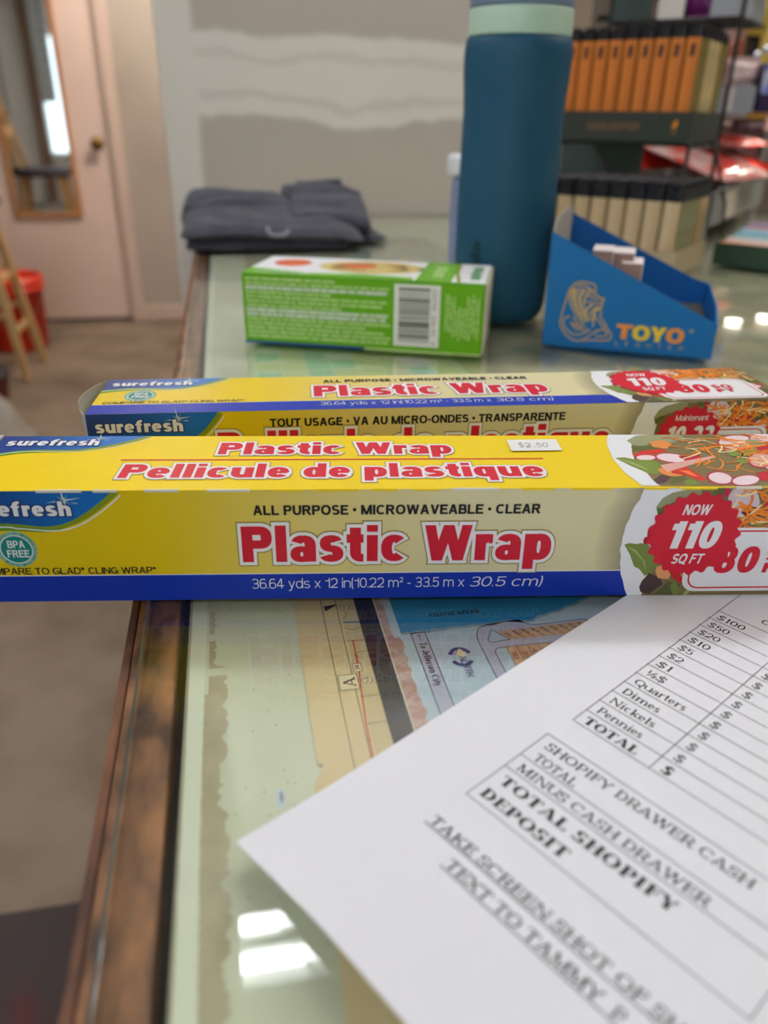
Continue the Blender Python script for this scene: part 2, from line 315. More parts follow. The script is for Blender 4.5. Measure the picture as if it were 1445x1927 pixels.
class Print:                                                         # flat print on a surface, in centimetres on that surface
    def __init__(s, fn): s.b = MB(); s.fn = fn
    def poly(s, pts, mt, k): s.b.poly([s.fn(u, v, k) for u, v in pts], mt)
    def rect(s, u0, v0, u1, v1, mt, k): s.poly([(u0, v0), (u1, v0), (u1, v1), (u0, v1)], mt, k)
    def line(s, a, b, t, mt, k):
        dx, dy = b[0] - a[0], b[1] - a[1]; L = math.hypot(dx, dy); nx, ny = -dy / L * t / 2, dx / L * t / 2
        s.poly([(a[0] - nx, a[1] - ny), (b[0] - nx, b[1] - ny), (b[0] + nx, b[1] + ny), (a[0] + nx, a[1] + ny)], mt, k)
    def path(s, pts, t, mt, k):
        for a, b in zip(pts, pts[1:]): s.line(a, b, t, mt, k)
    def strip(s, pts, t, mt, k, t1=None):
        n = len(pts); L = []; Rr = []
        for i, p in enumerate(pts):
            q0, q1 = pts[max(i - 1, 0)], pts[min(i + 1, n - 1)]; dx, dy = q1[0] - q0[0], q1[1] - q0[1]; d = math.hypot(dx, dy) or 1
            tt = (t if t1 is None else t + (t1 - t) * i / (n - 1)) / 2
            L.append((p[0] - dy / d * tt, p[1] + dx / d * tt)); Rr.append((p[0] + dy / d * tt, p[1] - dx / d * tt))
        for i in range(n - 1): s.poly([L[i], L[i + 1], Rr[i + 1], Rr[i]], mt, k)
    def disc(s, c, rx, ry, mt, k, n=28): s.poly([(c[0] + rx * math.cos(2 * math.pi * i / n), c[1] + ry * math.sin(2 * math.pi * i / n)) for i in range(n)], mt, k)
    def ring(s, c, r, t, mt, k, n=32):
        for i in range(n):
            a, b = 2 * math.pi * i / n, 2 * math.pi * (i + 1) / n
            s.poly([(c[0] + q * math.cos(p), c[1] + q * math.sin(p)) for q, p in ((r, a), (r, b), (r - t, b), (r - t, a))], mt, k)
    def text(s, st, u0, u1, base, cap, font, mt, k, shear=0, halo=None, rot=None, track=0):
        for e, mm, kk in ((halo + [(0, mt, k)]) if halo else [(0, mt, k)]):
            pl, W = typeset(st, font, e, track); sx = (u1 - u0) / W
            for qi, q in enumerate(pl):
                kq = kk + (qi % 41) * .023                             # a hair apart, so overlapping strokes do not share a plane
                pts = [(x * sx + y * shear * cap, y * cap) for x, y in q]
                if rot is None: pts = [(u0 + x, base + y) for x, y in pts]
                else:
                    c_, s_ = math.cos(math.radians(rot[2])), math.sin(math.radians(rot[2]))
                    pts = [(rot[0] + x * c_ - y * s_, rot[1] + x * s_ + y * c_) for x, y in pts]
                s.poly(pts, mm, kq)
    def textat(s, st, x, y, width, cap, ang, font, mt, k, shear=0): s.text(st, 0, width, 0, cap, font, mt, k, shear, None, (x, y, ang))
    def build(s, name, parent, label=None):
        o = s.b.build(name, parent)
        if label: o['label'] = label
        return o

# ================================================================ surfaces
mat('wall_paint', (168, 158, 146), .8, c2=(158, 148, 136), nscale=1.5, bump=.05, bscale=60)
mat('ceiling_paint', (225, 222, 215), .9)
mat('trim_paint', (200, 178, 164), .5)
mat('door_paint', (220, 197, 184), .45, c2=(212, 188, 175), nscale=1.2)
mat('shop_wall', (205, 202, 196), .8)
mat('floor_concrete', (132, 118, 102), .62, c2=(92, 78, 62), nscale=3.4, lo=.36, hi=.66, bump=.08, bscale=30, ndetail=8)
mat('gap_shade', (18, 16, 14), .9)
mat('brass', (120, 95, 45), .3, metal=1)
mat('brown_wood_trim', (120, 92, 70), .5)
mat('window_frame_paint', (225, 225, 222), .5)
# gypsum board with trowelled joint compound: bands with wavy edges
def drywall():
    m = bpy.data.materials.new('drywall'); m.use_nodes = True; nt = m.node_tree; b = nt.nodes['Principled BSDF']; b.inputs['Roughness'].default_value = .85
    N = nt.nodes.new; Lk = nt.links.new
    t = N('ShaderNodeTexCoord'); n = N('ShaderNodeTexNoise'); n.inputs['Scale'].default_value = 7; n.inputs['Detail'].default_value = 3
    Lk(t.outputs['Object'], n.inputs['Vector'])
    s = N('ShaderNodeSeparateXYZ'); Lk(t.outputs['Object'], s.inputs[0])
    def math_(op, a, b_, c=None):
        q = N('ShaderNodeMath'); q.operation = op
        for i, x in enumerate((a, b_)):
            if isinstance(x, (int, float)): q.inputs[i].default_value = x
            else: Lk(x, q.inputs[i])
        return q.outputs[0]
    wob = math_('MULTIPLY', math_('SUBTRACT', n.outputs[0], .5), .06)
    z = math_('ADD', s.outputs[2], wob); x = math_('ADD', s.outputs[0], math_('MULTIPLY', wob, .3))
    def step(v, lo, hi):
        r = N('ShaderNodeMapRange'); r.interpolation_type = 'SMOOTHSTEP'; r.inputs[1].default_value = lo; r.inputs[2].default_value = hi; Lk(v, r.inputs[0]); return r.outputs[0]
    band = math_('MULTIPLY', step(z, .146, .156), step(z, .284, .272))
    left = step(x, -.026, -.04)
    seam = math_('MULTIPLY', math_('MULTIPLY', step(z, .170, .178), step(z, .192, .184)), .35)
    seam2 = math_('MULTIPLY', math_('MULTIPLY', step(z, .236, .242), step(z, .256, .25)), .3)
    seam = math_('MAXIMUM', seam, seam2)
    low = math_('MULTIPLY', step(z, -.35, -.36), .8)
    up2 = math_('MULTIPLY', step(z, .62, .64), step(z, .78, .76))
    mx = math_('MAXIMUM', math_('MAXIMUM', band, left), math_('MAXIMUM', low, up2))
    mx = math_('MULTIPLY', mx, math_('SUBTRACT', 1, math_('MULTIPLY', seam, math_('SUBTRACT', 1, left))))
    n2 = N('ShaderNodeTexNoise'); n2.inputs['Scale'].default_value = 5; n2.inputs['Detail'].default_value = 2; Lk(t.outputs['Object'], n2.inputs['Vector'])
    c1 = N('ShaderNodeMix'); c1.data_type = 'RGBA'; c1.inputs[6].default_value = (*lin((176, 167, 158)), 1); c1.inputs[7].default_value = (*lin((168, 158, 148)), 1); Lk(n2.outputs[0], c1.inputs[0])
    c2 = N('ShaderNodeMix'); c2.data_type = 'RGBA'; c2.inputs[6].default_value = (*lin((214, 207, 198)), 1); c2.inputs[7].default_value = (*lin((203, 198, 190)), 1); Lk(n2.outputs[0], c2.inputs[0])
    c3 = N('ShaderNodeMix'); c3.data_type = 'RGBA'; Lk(mx, c3.inputs[0]); Lk(c1.outputs[2], c3.inputs[6]); Lk(c2.outputs[2], c3.inputs[7])
    Lk(c3.outputs[2], b.inputs['Base Color']); M['drywall'] = m
drywall()
FZ = -CZ; CEIL = 1.62
b = MB(); b.box((-2.8, -2.5, FZ - .05), (5.8, 5.0, FZ), 'floor_concrete'); struct(b.build('floor'))
b = MB(); b.box((-2.8, -2.5, CEIL), (5.8, 5.0, CEIL + .05), 'ceiling_paint'); struct(b.build('ceiling'))
YD = 4.873
b = MB(); DX0, DX1, DTOP = -1.44, -.588, 1.09                # wall with the doorway
b.box((-2.8, YD, FZ), (DX0 - .005, YD + .12, CEIL), 'wall_paint'); b.box((DX1 + .005, YD, FZ), (5.8, YD + .12, CEIL), 'wall_paint'); b.box((DX0 - .005, YD, DTOP), (DX1 + .005, YD + .12, CEIL), 'wall_paint')
struct(b.build('wall_back'))
b = MB(); b.box((-2.8, -2.5, FZ), (-2.7, YD, CEIL), 'wall_paint'); struct(b.build('wall_left'))
b = MB(); b.box((5.7, -2.5, FZ), (5.8, YD, CEIL), 'shop_wall'); struct(b.build('wall_right'))
WX0, WX1, WZ0, WZ1 = -2.24, -.9, -.36, 1.05
b = MB(); b.box((-2.7, -2.5, FZ), (WX0, -2.4, CEIL), 'shop_wall'); b.box((WX1, -2.5, FZ), (5.7, -2.4, CEIL), 'shop_wall')
b.box((WX0, -2.5, FZ), (WX1, -2.4, WZ0), 'shop_wall'); b.box((WX0, -2.5, WZ1), (WX1, -2.4, CEIL), 'shop_wall'); struct(b.build('wall_front'))
b = MB(); b.box((-.0914, 1.5, FZ), (.62, 1.6, CEIL - .002), 'drywall', .004); struct(b.build('wall_partition'))
# door with its knob, jamb trim
b = MB(); b.box((DX0, YD + .012, FZ + .018), (DX1 - .028, YD + .05, DTOP - .004), 'door_paint'); b.box((DX1 - .028, YD + .006, FZ + .018), (DX1 - .003, YD + .05, DTOP - .004), 'trim_paint')
door = struct(b.build('door_1'))
b = MB(); b.box((DX0, YD + .02, FZ), (DX1, YD + .06, FZ + .018), 'gap_shade'); b.build('door_gap_shade', door, (0, 0, 0))  # near-black strip painting in the shade of the gap under the door
b = MB(); kx, kz = -.66, .009
b.lathe([(.032, 0), (.032, .006), (.012, .010), (.012, .028), (.026, .036), (.031, .048), (.026, .060), (.010, .066), (.001, .067)], 'brass', 24)
k = b.build('door_knob', door, (kx, YD + .012, kz)); k.rotation_euler.x = math.radians(90)
b = MB(); b.box((DX1, YD - .018, FZ), (DX1 + .062, YD + .02, DTOP + .06), 'trim_paint', .004); struct(b.build('trim_1'))
b = MB(); b.box((DX0 - .062, YD - .018, FZ), (DX0, YD + .02, DTOP + .06), 'trim_paint', .004); struct(b.build('trim_2'))
b = MB(); b.box((DX0, YD - .018, DTOP), (DX1, YD + .02, DTOP + .06), 'trim_paint', .004); struct(b.build('trim_3'))
b = MB(); b.box((DX1 + .063, YD - .014, FZ), (2.5, YD, FZ + .085), 'trim_paint', .003); struct(b.build('baseboard_back'))
# shop window behind the camera (seen in the mirror)
b = MB()
for x in (WX0 - .036, WX1): b.box((x - .035, -2.42, WZ0), (x + .035, -2.36, WZ1), 'window_frame_paint')
for z in (WZ0, WZ1): b.box((WX0 - .035, -2.42, z - .03), (WX1 + .035, -2.36, z + .03), 'window_frame_paint')
win = struct(b.build('window_1'))
M['pane_glass'] = glass_mat('pane_glass', (.95, .98, .97))
b = MB(); b.box((WX0, -2.392, WZ0), (WX1, -2.388, WZ1), 'pane_glass'); b.build('pane', win)
b = MB(); b.box((-2.37, -2.38, FZ), (-2.25, -2.30, CEIL), 'brown_wood_trim'); struct(b.build('trim_4'))
mat('grey_panel', (160, 162, 160), .6); ink('sign_ink', (60, 62, 64))
t = thing('hanging_sign', 'tall grey board with a column of dark dots, reflected in the mirror', 'sign', (-2.12, -2.25, .27))
b = MB(); b.box((-.125, -.01, 0), (.07, .01, 1.2), 'grey_panel'); b.build('board', t)
for i in range(7):
    b = MB(); b.poly([(.02 + .025 * math.cos(a), .0105, .5 + i * .1 + .02 * math.sin(a)) for a in [j * math.pi / 5 for j in range(10)]], 'sign_ink'); b.build('dot', t)

# ---------------------------------------------------------------- lamps
mat('tube_light', (246, 250, 255), .3, emit=TUBE); mat('tube_fill_right', (255, 246, 236), .3, emit=TUBE * .95); mat('tube_side', (250, 250, 252), .3, emit=TUBE * 1.0); mat('tube_warm', (255, 240, 226), .3, emit=TUBE * 4.3); mat('tube_fill_rear', (250, 250, 252), .3, emit=TUBE * .95); mat('lamp_white', (235, 235, 232), .4); mat('black_metal', (22, 22, 24), .4)
def fixture(x, y, z, rz, label, L=1.2, lamp='tube_light'):
    t = thing('ceiling_light', label, 'lamp', (x, y, z), rz, 'ceiling tube lights')
    b = MB(); b.box((-L / 2, -.09, .03), (L / 2, .09, .085), 'lamp_white', .006); b.box((-L / 2, -.012, .0), (L / 2, .012, .03), 'lamp_white')
    for e in (-1, 1): b.box((e * L / 2 - .012, -.07, -.02), (e * L / 2 + .012, .07, .04), 'lamp_white')
    b.build('housing', t)
    for s in (-1, 1):
        b = MB(); b.tube([(-L / 2 + .013, s * .046, 0), (L / 2 - .013, s * .046, 0)], .018, lamp, 14); b.build('tube', t)
    return t
fixture(.50, 1.142, 1.5, 0, 'two-tube fluorescent light above the counter, its tubes mirrored in the glass')
fixture(.25, 3.9, 1.5, 0, 'two-tube fluorescent light on the ceiling in front of the door', 1.2, 'tube_warm')
fixture(-.9, -1.5, 1.5, 0, 'added two-tube fill light behind the camera, brightening the front faces', 1.2, 'tube_fill_rear')  # unseen fill lamp, added to brighten surfaces that face the camera
fixture(1.75, .9, 1.5, 90, 'added two-tube fill light at the right, brightening the goods there', 1.2, 'tube_fill_right')  # unseen fill lamp, added to lift the goods on the right
fixture(-1.35, .75, 1.5, 90, 'two-tube fluorescent light over the floor left of the counter', 1.2, 'tube_side')

# ================================================================ the counter
mat('case_wood', (166, 114, 70), .5, c2=(70, 44, 26), nscale=70, lo=.32, hi=.68, bump=.15, bscale=90, ndetail=9, stretch=(1.8, .8, 1.8))
mat('case_wood_edge', (124, 76, 46), .6, c2=(74, 42, 24), nscale=14, lo=.35, hi=.65, bump=.2, bscale=120, ndetail=8, stretch=(6, 3, 6))
mat('case_black', (18, 18, 17), .8)
mat('board_tan', (170, 165, 140), .8)
glass_mat('counter_glass', (.985, .992, .982)); mat('glass_edge', (150, 158, 150), .15, c2=(70, 78, 74), nscale=12, coat=.5)
ct = thing('display_counter', 'wood-framed glass-topped counter with papers under the glass', 'counter', (0, 0, FZ))
H = CZ
b = MB(); b.box((-.0425, -.6, H - .03), (-.0275, 1.49, H - .0049), 'case_wood', .0006); b.build('wood_rail', ct)
b = MB(); b.box((-.0455, -.6, H - .06), (-.0426, 1.49, H - .0045), 'case_wood_edge', .0006); b.build('wood_edging', ct)
b = MB(); b.box((-.0274, -.6, H - .03), (-.0243, 1.49, H - .016), 'case_black'); b.build('groove', ct)
b = MB(); b.box((-.0242, -.6, H - .024), (1.6, 1.49, H - .0066), 'board_tan'); b.build('base_board', ct)
b = MB(); b.box((-.042, -.6, .06), (1.6, 1.49, H - .061), 'case_wood'); b.box((.0, -.55, 0), (1.55, 1.45, .06), 'case_black'); b.build('cabinet', ct)
b = MB()
gx0, gx1, gy0, gy1 = -.0388, 1.6, -.6, 1.4995
b.poly([(gx0, gy0, H), (gx1, gy0, H), (gx1, gy1, H), (gx0, gy1, H)], 'counter_glass')
b.poly([(gx0, gy0, H - .0044), (gx1, gy0, H - .0044), (gx1, gy1, H - .0044), (gx0, gy1, H - .0044)], 'counter_glass')
b.poly([(gx0, gy0, H - .0044), (gx0, gy1, H - .0044), (gx0, gy1, H), (gx0, gy0, H)], 'glass_edge')
b.poly([(gx0, gy0, H - .0044), (gx1, gy0, H - .0044), (gx1, gy0, H), (gx0, gy0, H)], 'glass_edge')
b.poly([(gx0, gy0, H + .00002), (gx0 + .0007, gy0, H + .00002), (gx0 + .0007, gy1, H + .00002), (gx0, gy1, H + .00002)], 'glass_edge')
b.build('glass_top', ct)

# ---------------------------------------------------------------- papers under the glass
mat('sheet_green', (213, 219, 194), .7, c2=(200, 205, 178), nscale=14, lo=.35, hi=.7)
mat('sheet_white_edge', (222, 230, 208), .7)
mat('sheet_torn', (192, 184, 156), .8, c2=(168, 160, 130), nscale=60, lo=.35, hi=.7)
mat('sheet_beige', (222, 204, 158), .6, c2=(210, 192, 146), nscale=20, lo=.3, hi=.7)
mat('sheet_beige2', (206, 190, 146), .6); mat('map_black', (30, 30, 34), .5)
mat('map_sky', (186, 206, 218), .6, c2=(172, 194, 210), nscale=30); mat('map_river', (38, 132, 180), .55); mat('map_river_edge', (150, 168, 178), .6, c2=(120, 150, 170), nscale=200)
mat('map_pink', (176, 138, 128), .6, c2=(200, 176, 168), nscale=220, lo=.4, hi=.62); mat('map_lilac', (176, 180, 204), .6); mat('map_tan', (206, 164, 128), .6)
ink('ink_black', (20, 20, 22), .5); ink('ink_grey', (90, 92, 92), .6); ink('ink_line', (52, 54, 58), .6); ink('ink_red_line', (206, 48, 44), .5); ink('ink_navy', (44, 56, 122), .5)
ink('ink_blue_line', (50, 110, 180), .5); mat('sheet_cream', (228, 214, 172), .6)
random.seed(3)
Z0 = -.0058
bs = thing('backing_sheet', 'pale green paper sheet lining the counter under the glass, torn along its left edge', 'paper', (0, 0, Z0))
b = MB(); b.box((-.0232, -.58, -.0006), (1.58, 1.485, 0), 'sheet_green'); b.build('sheet', bs)
b = MB(); y = -.58; L = []; Rr = []; r1 = random.Random(5)
while y < 1.48:
    L.append((-.0232 + r1.uniform(-.0002, .0005), y)); Rr.append((-.0181 + .0004 * math.sin(y * 30), y)); y += .006
for i in range(len(L) - 1): b.poly([(*L[i], .00006), (*Rr[i], .00006), (*Rr[i + 1], .00006), (*L[i + 1], .00006)], 'sheet_white_edge')
b.build('pale_edge', bs, (0, 0, 0))['label'] = 'paler ragged left edge'
b = MB(); y = -.5; x = -.0125; L = []; Rr = []
while y < .248:
    x += r1.uniform(-.0013, .0013); x = min(max(x, -.0145), -.0108)
    L.append(-.0179 + .0004 * math.sin(y * 30) + r1.uniform(-.0001, .0003)); Rr.append((x + r1.uniform(-.0004, .0004) if y < .215 else -.0145 + r1.uniform(-.0009, .0007), y)); y += .0013
for i in range(len(L) - 1):
    if .2095 < Rr[i][1] < .2135 or .2285 < Rr[i][1] < .233: continue
    yy0, yy1 = Rr[i][1], Rr[i + 1][1]; a0 = L[i] if yy0 < .2 else -.0168
    b.poly([(a0, yy0, .00008), (Rr[i][0], yy0, .00008), (Rr[i + 1][0], yy1, .00008), (a0, yy1, .00008)], 'sheet_torn')
b.build('torn_strip', bs)['label'] = 'bare greyish strip with a ragged right edge'
mat('stain_blue', (198, 214, 222), .5); mat('stain_grey', (150, 152, 166), .5)
b = MB(); b.poly([(.003 + .0014 * math.cos(a), .154 + .0040 * math.sin(a), .0001) for a in [i * math.pi / 9 for i in range(18)]], 'stain_blue'); b.poly([(.0032 + .0006 * math.cos(a), .1545 + .0022 * math.sin(a), .00014) for a in [i * math.pi / 7 for i in range(14)]], 'stain_grey'); b.build('stain', bs)['kind'] = 'stuff'; b = MB()
for q in range(26):
    cx, cy = r1.uniform(-.011, .012), r1.uniform(.1, .25); b.poly([(cx + r1.uniform(.0001, .0003) * math.cos(a), cy + .0003 * math.sin(a), .0001) for a in [i * math.pi / 4 for i in range(8)]], 'ink_grey')
b.build('speck', bs)['kind'] = 'stuff'
def flat(z): return lambda u, v, k: (u / 1000, v / 1000, z + k * .00003)
# beige road map
rm = thing('road_map', 'beige road map strip under the glass with a red route line', 'map', (0, 0, -.0053))
b = MB(); pts = [(.0142, .60), (.0142, .1642), (.0155, .1642), (.0158, .1622), (.0145, .1615), (.0122, .156), (.0122, -.1), (.0377, -.1), (.0377, .60)]
b.poly([(x, y, 0) for x, y in pts], 'sheet_beige'); b.build('sheet', rm)
p = Print(flat(0))
p.rect(31.2, -90, 37.6, 598, 'sheet_beige2', 1)
p.line((25.5, 600), (24.3, 100), .22, 'ink_line', 2); p.line((31.6, 600), (29.5, 100), .22, 'ink_line', 2)
p.poly([(27.6, 246), (29.0, 242.6), (27.4, 239)], 'ink_black', 3) if False else p.poly([(25.3, 243.4), (31.0, 244.2), (25.7, 240.2)], 'ink_black', 3)
p.rect(25.1, 194.6, 31.4, 202.2, 'sheet_cream', 3)
for a, c_ in (((25.1, 194.6), (31.4, 194.6)), ((31.4, 194.6), (31.4, 202.2)), ((31.4, 202.2), (25.1, 202.2)), ((25.1, 202.2), (25.1, 194.6))): p.line(a, c_, .22, 'ink_line', 4)
p.textat('A', 30.4, 196.0, 4.6, 4.0, 90, SER, 'ink_black', 5)
p.path([(30.9, 220.7), (37.3, 220.1)], .3, 'ink_red_line', 4); p.path([(33.1, 220.6), (32.6, 205), (31.4, 190), (30.6, 178), (30.2, 160)], .42, 'ink_red_line', 4)
for a, c_ in (((31.2, 232), (37.4, 231.3)), ): p.line(a, c_, .6, 'ink_blue_line', 4)
p.path([(31.3, 228.5), (34, 226.8), (37.5, 228.2)], .2, 'ink_line', 4)
for v in (213.5, 190.5, 178): p.line((32.8 if v > 200 else 31, v), (37.6, v + .3), .2, 'ink_line', 4)
p.path([(29.8, 171), (31.0, 171)], .2, 'ink_line', 4); p.path([(32.2, 213), (33.6, 210.6)], .2, 'ink_line', 4)
p.disc((33.0, 241.2), 1.6, 2.3, 'sheet_cream', 5); p.ring((33, 241.2), 1.9, .2, 'ink_line', 6); p.textat('145', 33.7, 239.7, 3.0, 1.4, 90, REG, 'ink_black', 7)
p.rect(30.7, 203.2, 33.6, 207.4, 'sheet_cream', 5)
for a, c_ in (((30.7, 203.2), (33.6, 203.2)), ((33.6, 203.2), (33.6, 207.4)), ((33.6, 207.4), (30.7, 207.4)), ((30.7, 207.4), (30.7, 203.2))): p.line(a, c_, .2, 'ink_line', 6)
p.textat('34', 33.0, 203.9, 2.7, 1.7, 90, MED, 'ink_black', 7)
p.disc((34.4, 198.2), 1.5, 2.0, 'sheet_cream', 5); p.ring((34.4, 198.2), 1.75, .2, 'ink_line', 6); p.textat('13', 35.0, 197.0, 2.4, 1.3, 90, MED, 'ink_black', 7)
p.path([(32.9, 239), (33.0, 236), (31.4, 234)], .2, 'ink_line', 4)
p.build('map_print', rm)
# black strip and the campground map
t = thing('black_mat_strip', 'narrow black mat strip under the glass between the two maps', 'mat', (0, 0, -.0051))
b = MB(); b.box((.0372, -.1, -.0002), (.0446, .62, 0), 'map_black'); b.build('strip', t)
cm = thing('campground_map', 'pale blue campground map under the glass showing river and numbered lots', 'map', (0, 0, -.0049))
b = MB(); b.box((.0443, -.1, -.0002), (.26, .32, 0), 'map_sky'); b.build('sheet', cm)
p = Print(flat(0))
p.rect(44.6, -90, 47.6, 318, 'map_pink', 1); p.line((44.4, -90), (44.7, 318), .3, 'sheet_cream', 2)
rr = random.Random(9); pr = [(47.6 + 2.2 + rr.uniform(-.9, .9), y) for y in range(-90, 222, 3)]
p.poly([(47.6, -90)] + pr[:1] + [(49, -90)], 'map_pink', 1)
for q0, q1 in zip(pr, pr[1:]): p.poly([(47.6, q0[1]), q0, q1, (47.6, q1[1])], 'map_pink', 1)
riv = [(50.5, 318), (50.6, 221.4)]; x = 50.6; y = 221.4
while x < 100: x += 2; y += rr.uniform(-.7, .75); riv.append((x, min(max(y, 220.8), 223.2)))
while x < 140: x += 2; y += rr.uniform(.2, 1.6); riv.append((x, y))
for q0, q1 in zip(riv[1:], riv[2:]):
    p.poly([(q0[0], 318), q0, q1, (q1[0], 318)], 'map_river', 2); p.poly([q0, q1, (q1[0], q1[1] - 1.5), (q0[0], q0[1] - 1.2)], 'map_river_edge', 2)
p.textat('OSAGE RIVER', 63.4, 229.4, 19.2, 2.3, -1, SERX, 'ink_black', 3)
p.poly([(54.0, 221), (59.2, 221), (59.2, -50), (54.0, -50)], 'map_lilac', 2)
p.path([(54.0, -50), (54.0, 220.6), (59.2, 220.9), (59.2, -50)], .3, 'ink_line', 3)
p.textat('To Jefferson City', 55.6, 214.6, 23.6, 2.5, -90, SERB, 'ink_black', 4); p.path([(56.6, 219.3), (56.6, 216.2)], .2, 'ink_black', 4); p.path([(55.9, 218.2), (56.6, 219.4), (57.3, 218.2)], .22, 'ink_black', 4)
for a0, a1 in ((20, 160), (205, 330)):                                 # the north arrow: a broken ring and an arrow head
    q = [(68.2 + 3.6 * math.cos(math.radians(a)), 204.6 + 4.6 * math.sin(math.radians(a))) for a in range(a0, a1 + 1, 10)]; p.strip(q, 1.5, 'ink_navy', 4)
p.poly([(66.2, 205.8), (68.6, 209.4), (71.0, 205.8), (69.6, 205.8), (69.6, 203.8), (67.6, 203.8), (67.6, 205.8)], 'sheet_cream', 5); p.path([(66.2, 205.8), (68.6, 209.4), (71.0, 205.8)], .25, 'ink_navy', 6)
p.textat('NORTH', 67.3, 204.6, 10.4, 2.6, -90, MED, 'ink_navy', 7, .2)
loop = [(76.8, 120), (76.8, 191), (76.6, 212), (77.2, 216), (79, 219.6), (82, 221.4), (95.4, 222.4), (97.4, 219.2), (99.6, 218.2), (119, 218.6), (124, 216)]
p.poly(loop + [(128, 212), (128, 120)], 'map_lilac', 2); p.path(loop, .3, 'ink_line', 4)
p.poly([(80.1, 211.4), (80.6, 213), (83.3, 218), (88.2, 211.2), (82, 210.6)], 'map_sky', 3); p.path([(82, 210.6), (80.4, 211), (80.4, 212.6), (83.3, 218), (88.2, 211.2), (82, 210.6)], .28, 'ink_line', 5)
p.poly([(84.6, 216.4), (128, 218), (128, 210.4), (88.2, 211.2)], 'map_tan', 3)
for i in range(10): x = 86 + i * 3.7; p.line((x, 217.2), (x + 4.2, 211), .2, 'ink_line', 5)
for i, n in enumerate(('70', '69', '68', '67', '66', '65', '64', '63', '62')): p.textat(n, 86.6 + i * 3.62, 215.2 + (i * .12), 3.0, 1.7, -52, REG, 'ink_black', 6)
p.poly([(85.2, 207), (128, 207), (128, 150), (85.2, 150)], 'map_tan', 3); p.poly([(80.6, 150), (80.6, 205), (81.4, 206.6), (83, 207.2), (85.2, 207), (85.2, 150)], 'map_sky', 3)
p.path([(80.6, 150), (80.6, 205), (81.4, 206.6), (83, 207.2), (88, 207.2), (128, 207)], .28, 'ink_line', 5)
for i in range(9): p.line((85.2 + i * 3.9, 207), (85.2 + i * 3.9, 150), .2, 'ink_line', 5)
for i, n in enumerate(('38', '39', '40', '41', '42')): p.textat(n, 85.9 + i * 3.8, 204.4, 4.4, 1.9, -90, REG, 'ink_black', 6)
p.build('map_print', cm)
# the papers farther back
mat('old_map', (214, 204, 168), .7, c2=(140, 150, 124), nscale=22, lo=.3, hi=.7, ndetail=8); mat('old_map2', (196, 184, 146), .7, c2=(150, 168, 160), nscale=26, lo=.35, hi=.68, ndetail=8)
ink('map_cell', (206, 212, 164), .6); ink('map_cell2', (168, 206, 178), .6); ink('map_cell3', (214, 218, 204), .6)
t = thing('terrain_map', 'mottled green and tan terrain map under the glass beneath the blue carton', 'map', (0, 0, -.0052))
b = MB(); b.box((.165, .34, -.0002), (.95, 1.02, 0), 'old_map'); b.build('sheet', t)
t = thing('plat_map', 'yellowish green plat map with square lots under the glass beneath the green box', 'map', (0, 0, -.0050))
b = MB(); b.box((.012, .34, -.0002), (.162, .86, 0), 'map_cell3'); b.build('sheet', t)
p = Print(flat(0)); rr = random.Random(2)
for i in range(8):
    for j in range(20):
        if rr.random() < .8: p.rect(14 + i * 18.4, 345 + j * 25.5, 31.0 + i * 18.4, 367 + j * 25.5, rr.choice(('map_cell', 'map_cell', 'map_cell2')), 1)
p.build('map_print', t)['kind'] = 'stuff'
ink('print_blue', (70, 100, 150), .6); ink('print_tan', (196, 176, 120), .6)
t = thing('leaflet', 'patterned blue and yellow leaflet under the glass beside the towel', 'paper', (0, 0, -.0050))
b = MB(); b.box((.02, .88, -.0002), (.30, 1.22, 0), 'old_map2'); b.build('sheet', t)
p = Print(flat(0))
for i in range(60): x, y = rr.uniform(25, 285), rr.uniform(890, 1200); p.rect(x, y, x + rr.uniform(4, 14), y + rr.uniform(6, 18), rr.choice(('print_blue', 'print_tan', 'map_cell3', 'print_blue')), 1)
p.build('leaflet_print', t)['kind'] = 'stuff'

# ================================================================ plastic wrap cartons
ink('carton_yellow', (240, 208, 4)); ramp_mat('carton_blend', (226, 196, 4), (222, 214, 170), .06, .19); ink('carton_blue', (6, 48, 168)); ink('brand_blue', (10, 82, 164)); ramp_mat('brand_blend', (14, 56, 132), (6, 108, 188), .0, .05)
ink('carton_red', (206, 16, 46)); ink('ink_white', (238, 238, 242)); ink('brand_green', (96, 146, 22)); ink('olive_green', (132, 150, 20)); ink('teal', (8, 134, 124)); ink('pale_teal', (150, 196, 178)); ink('shadow_brown', (150, 130, 60)); ink('navy_ink', (6, 30, 96))
ink('carton_edge', (226, 222, 206), .6); ink('sticker_white', (240, 240, 238), .55); ink('sticker_grey', (130, 130, 132), .6); ink('carton_inside', (172, 176, 186), .6)
for n, c in dict(platew=(240, 241, 246), base=(124, 108, 70), leafgrey=(150, 152, 116), leafdark=(92, 98, 42), tomor=(224, 140, 70), tomred=(204, 46, 34), radrim=(186, 24, 62), rad=(240, 218, 226), leafgreen=(120, 142, 56), leaflight=(160, 172, 106), red=(186, 30, 48), tomor2=(236, 120, 60), glaze=(222, 168, 158), purple=(84, 56, 62), leafgreen2=(116, 134, 62), purple2=(76, 56, 58), tomor3=(222, 154, 102), leafdark2=(88, 92, 56), tomred2=(190, 30, 36), rad2=(214, 196, 204), redd=(112, 20, 30), carrot=(240, 138, 30), carrot2=(222, 118, 20), strawp=(244, 222, 170)).items(): ink(n, c)
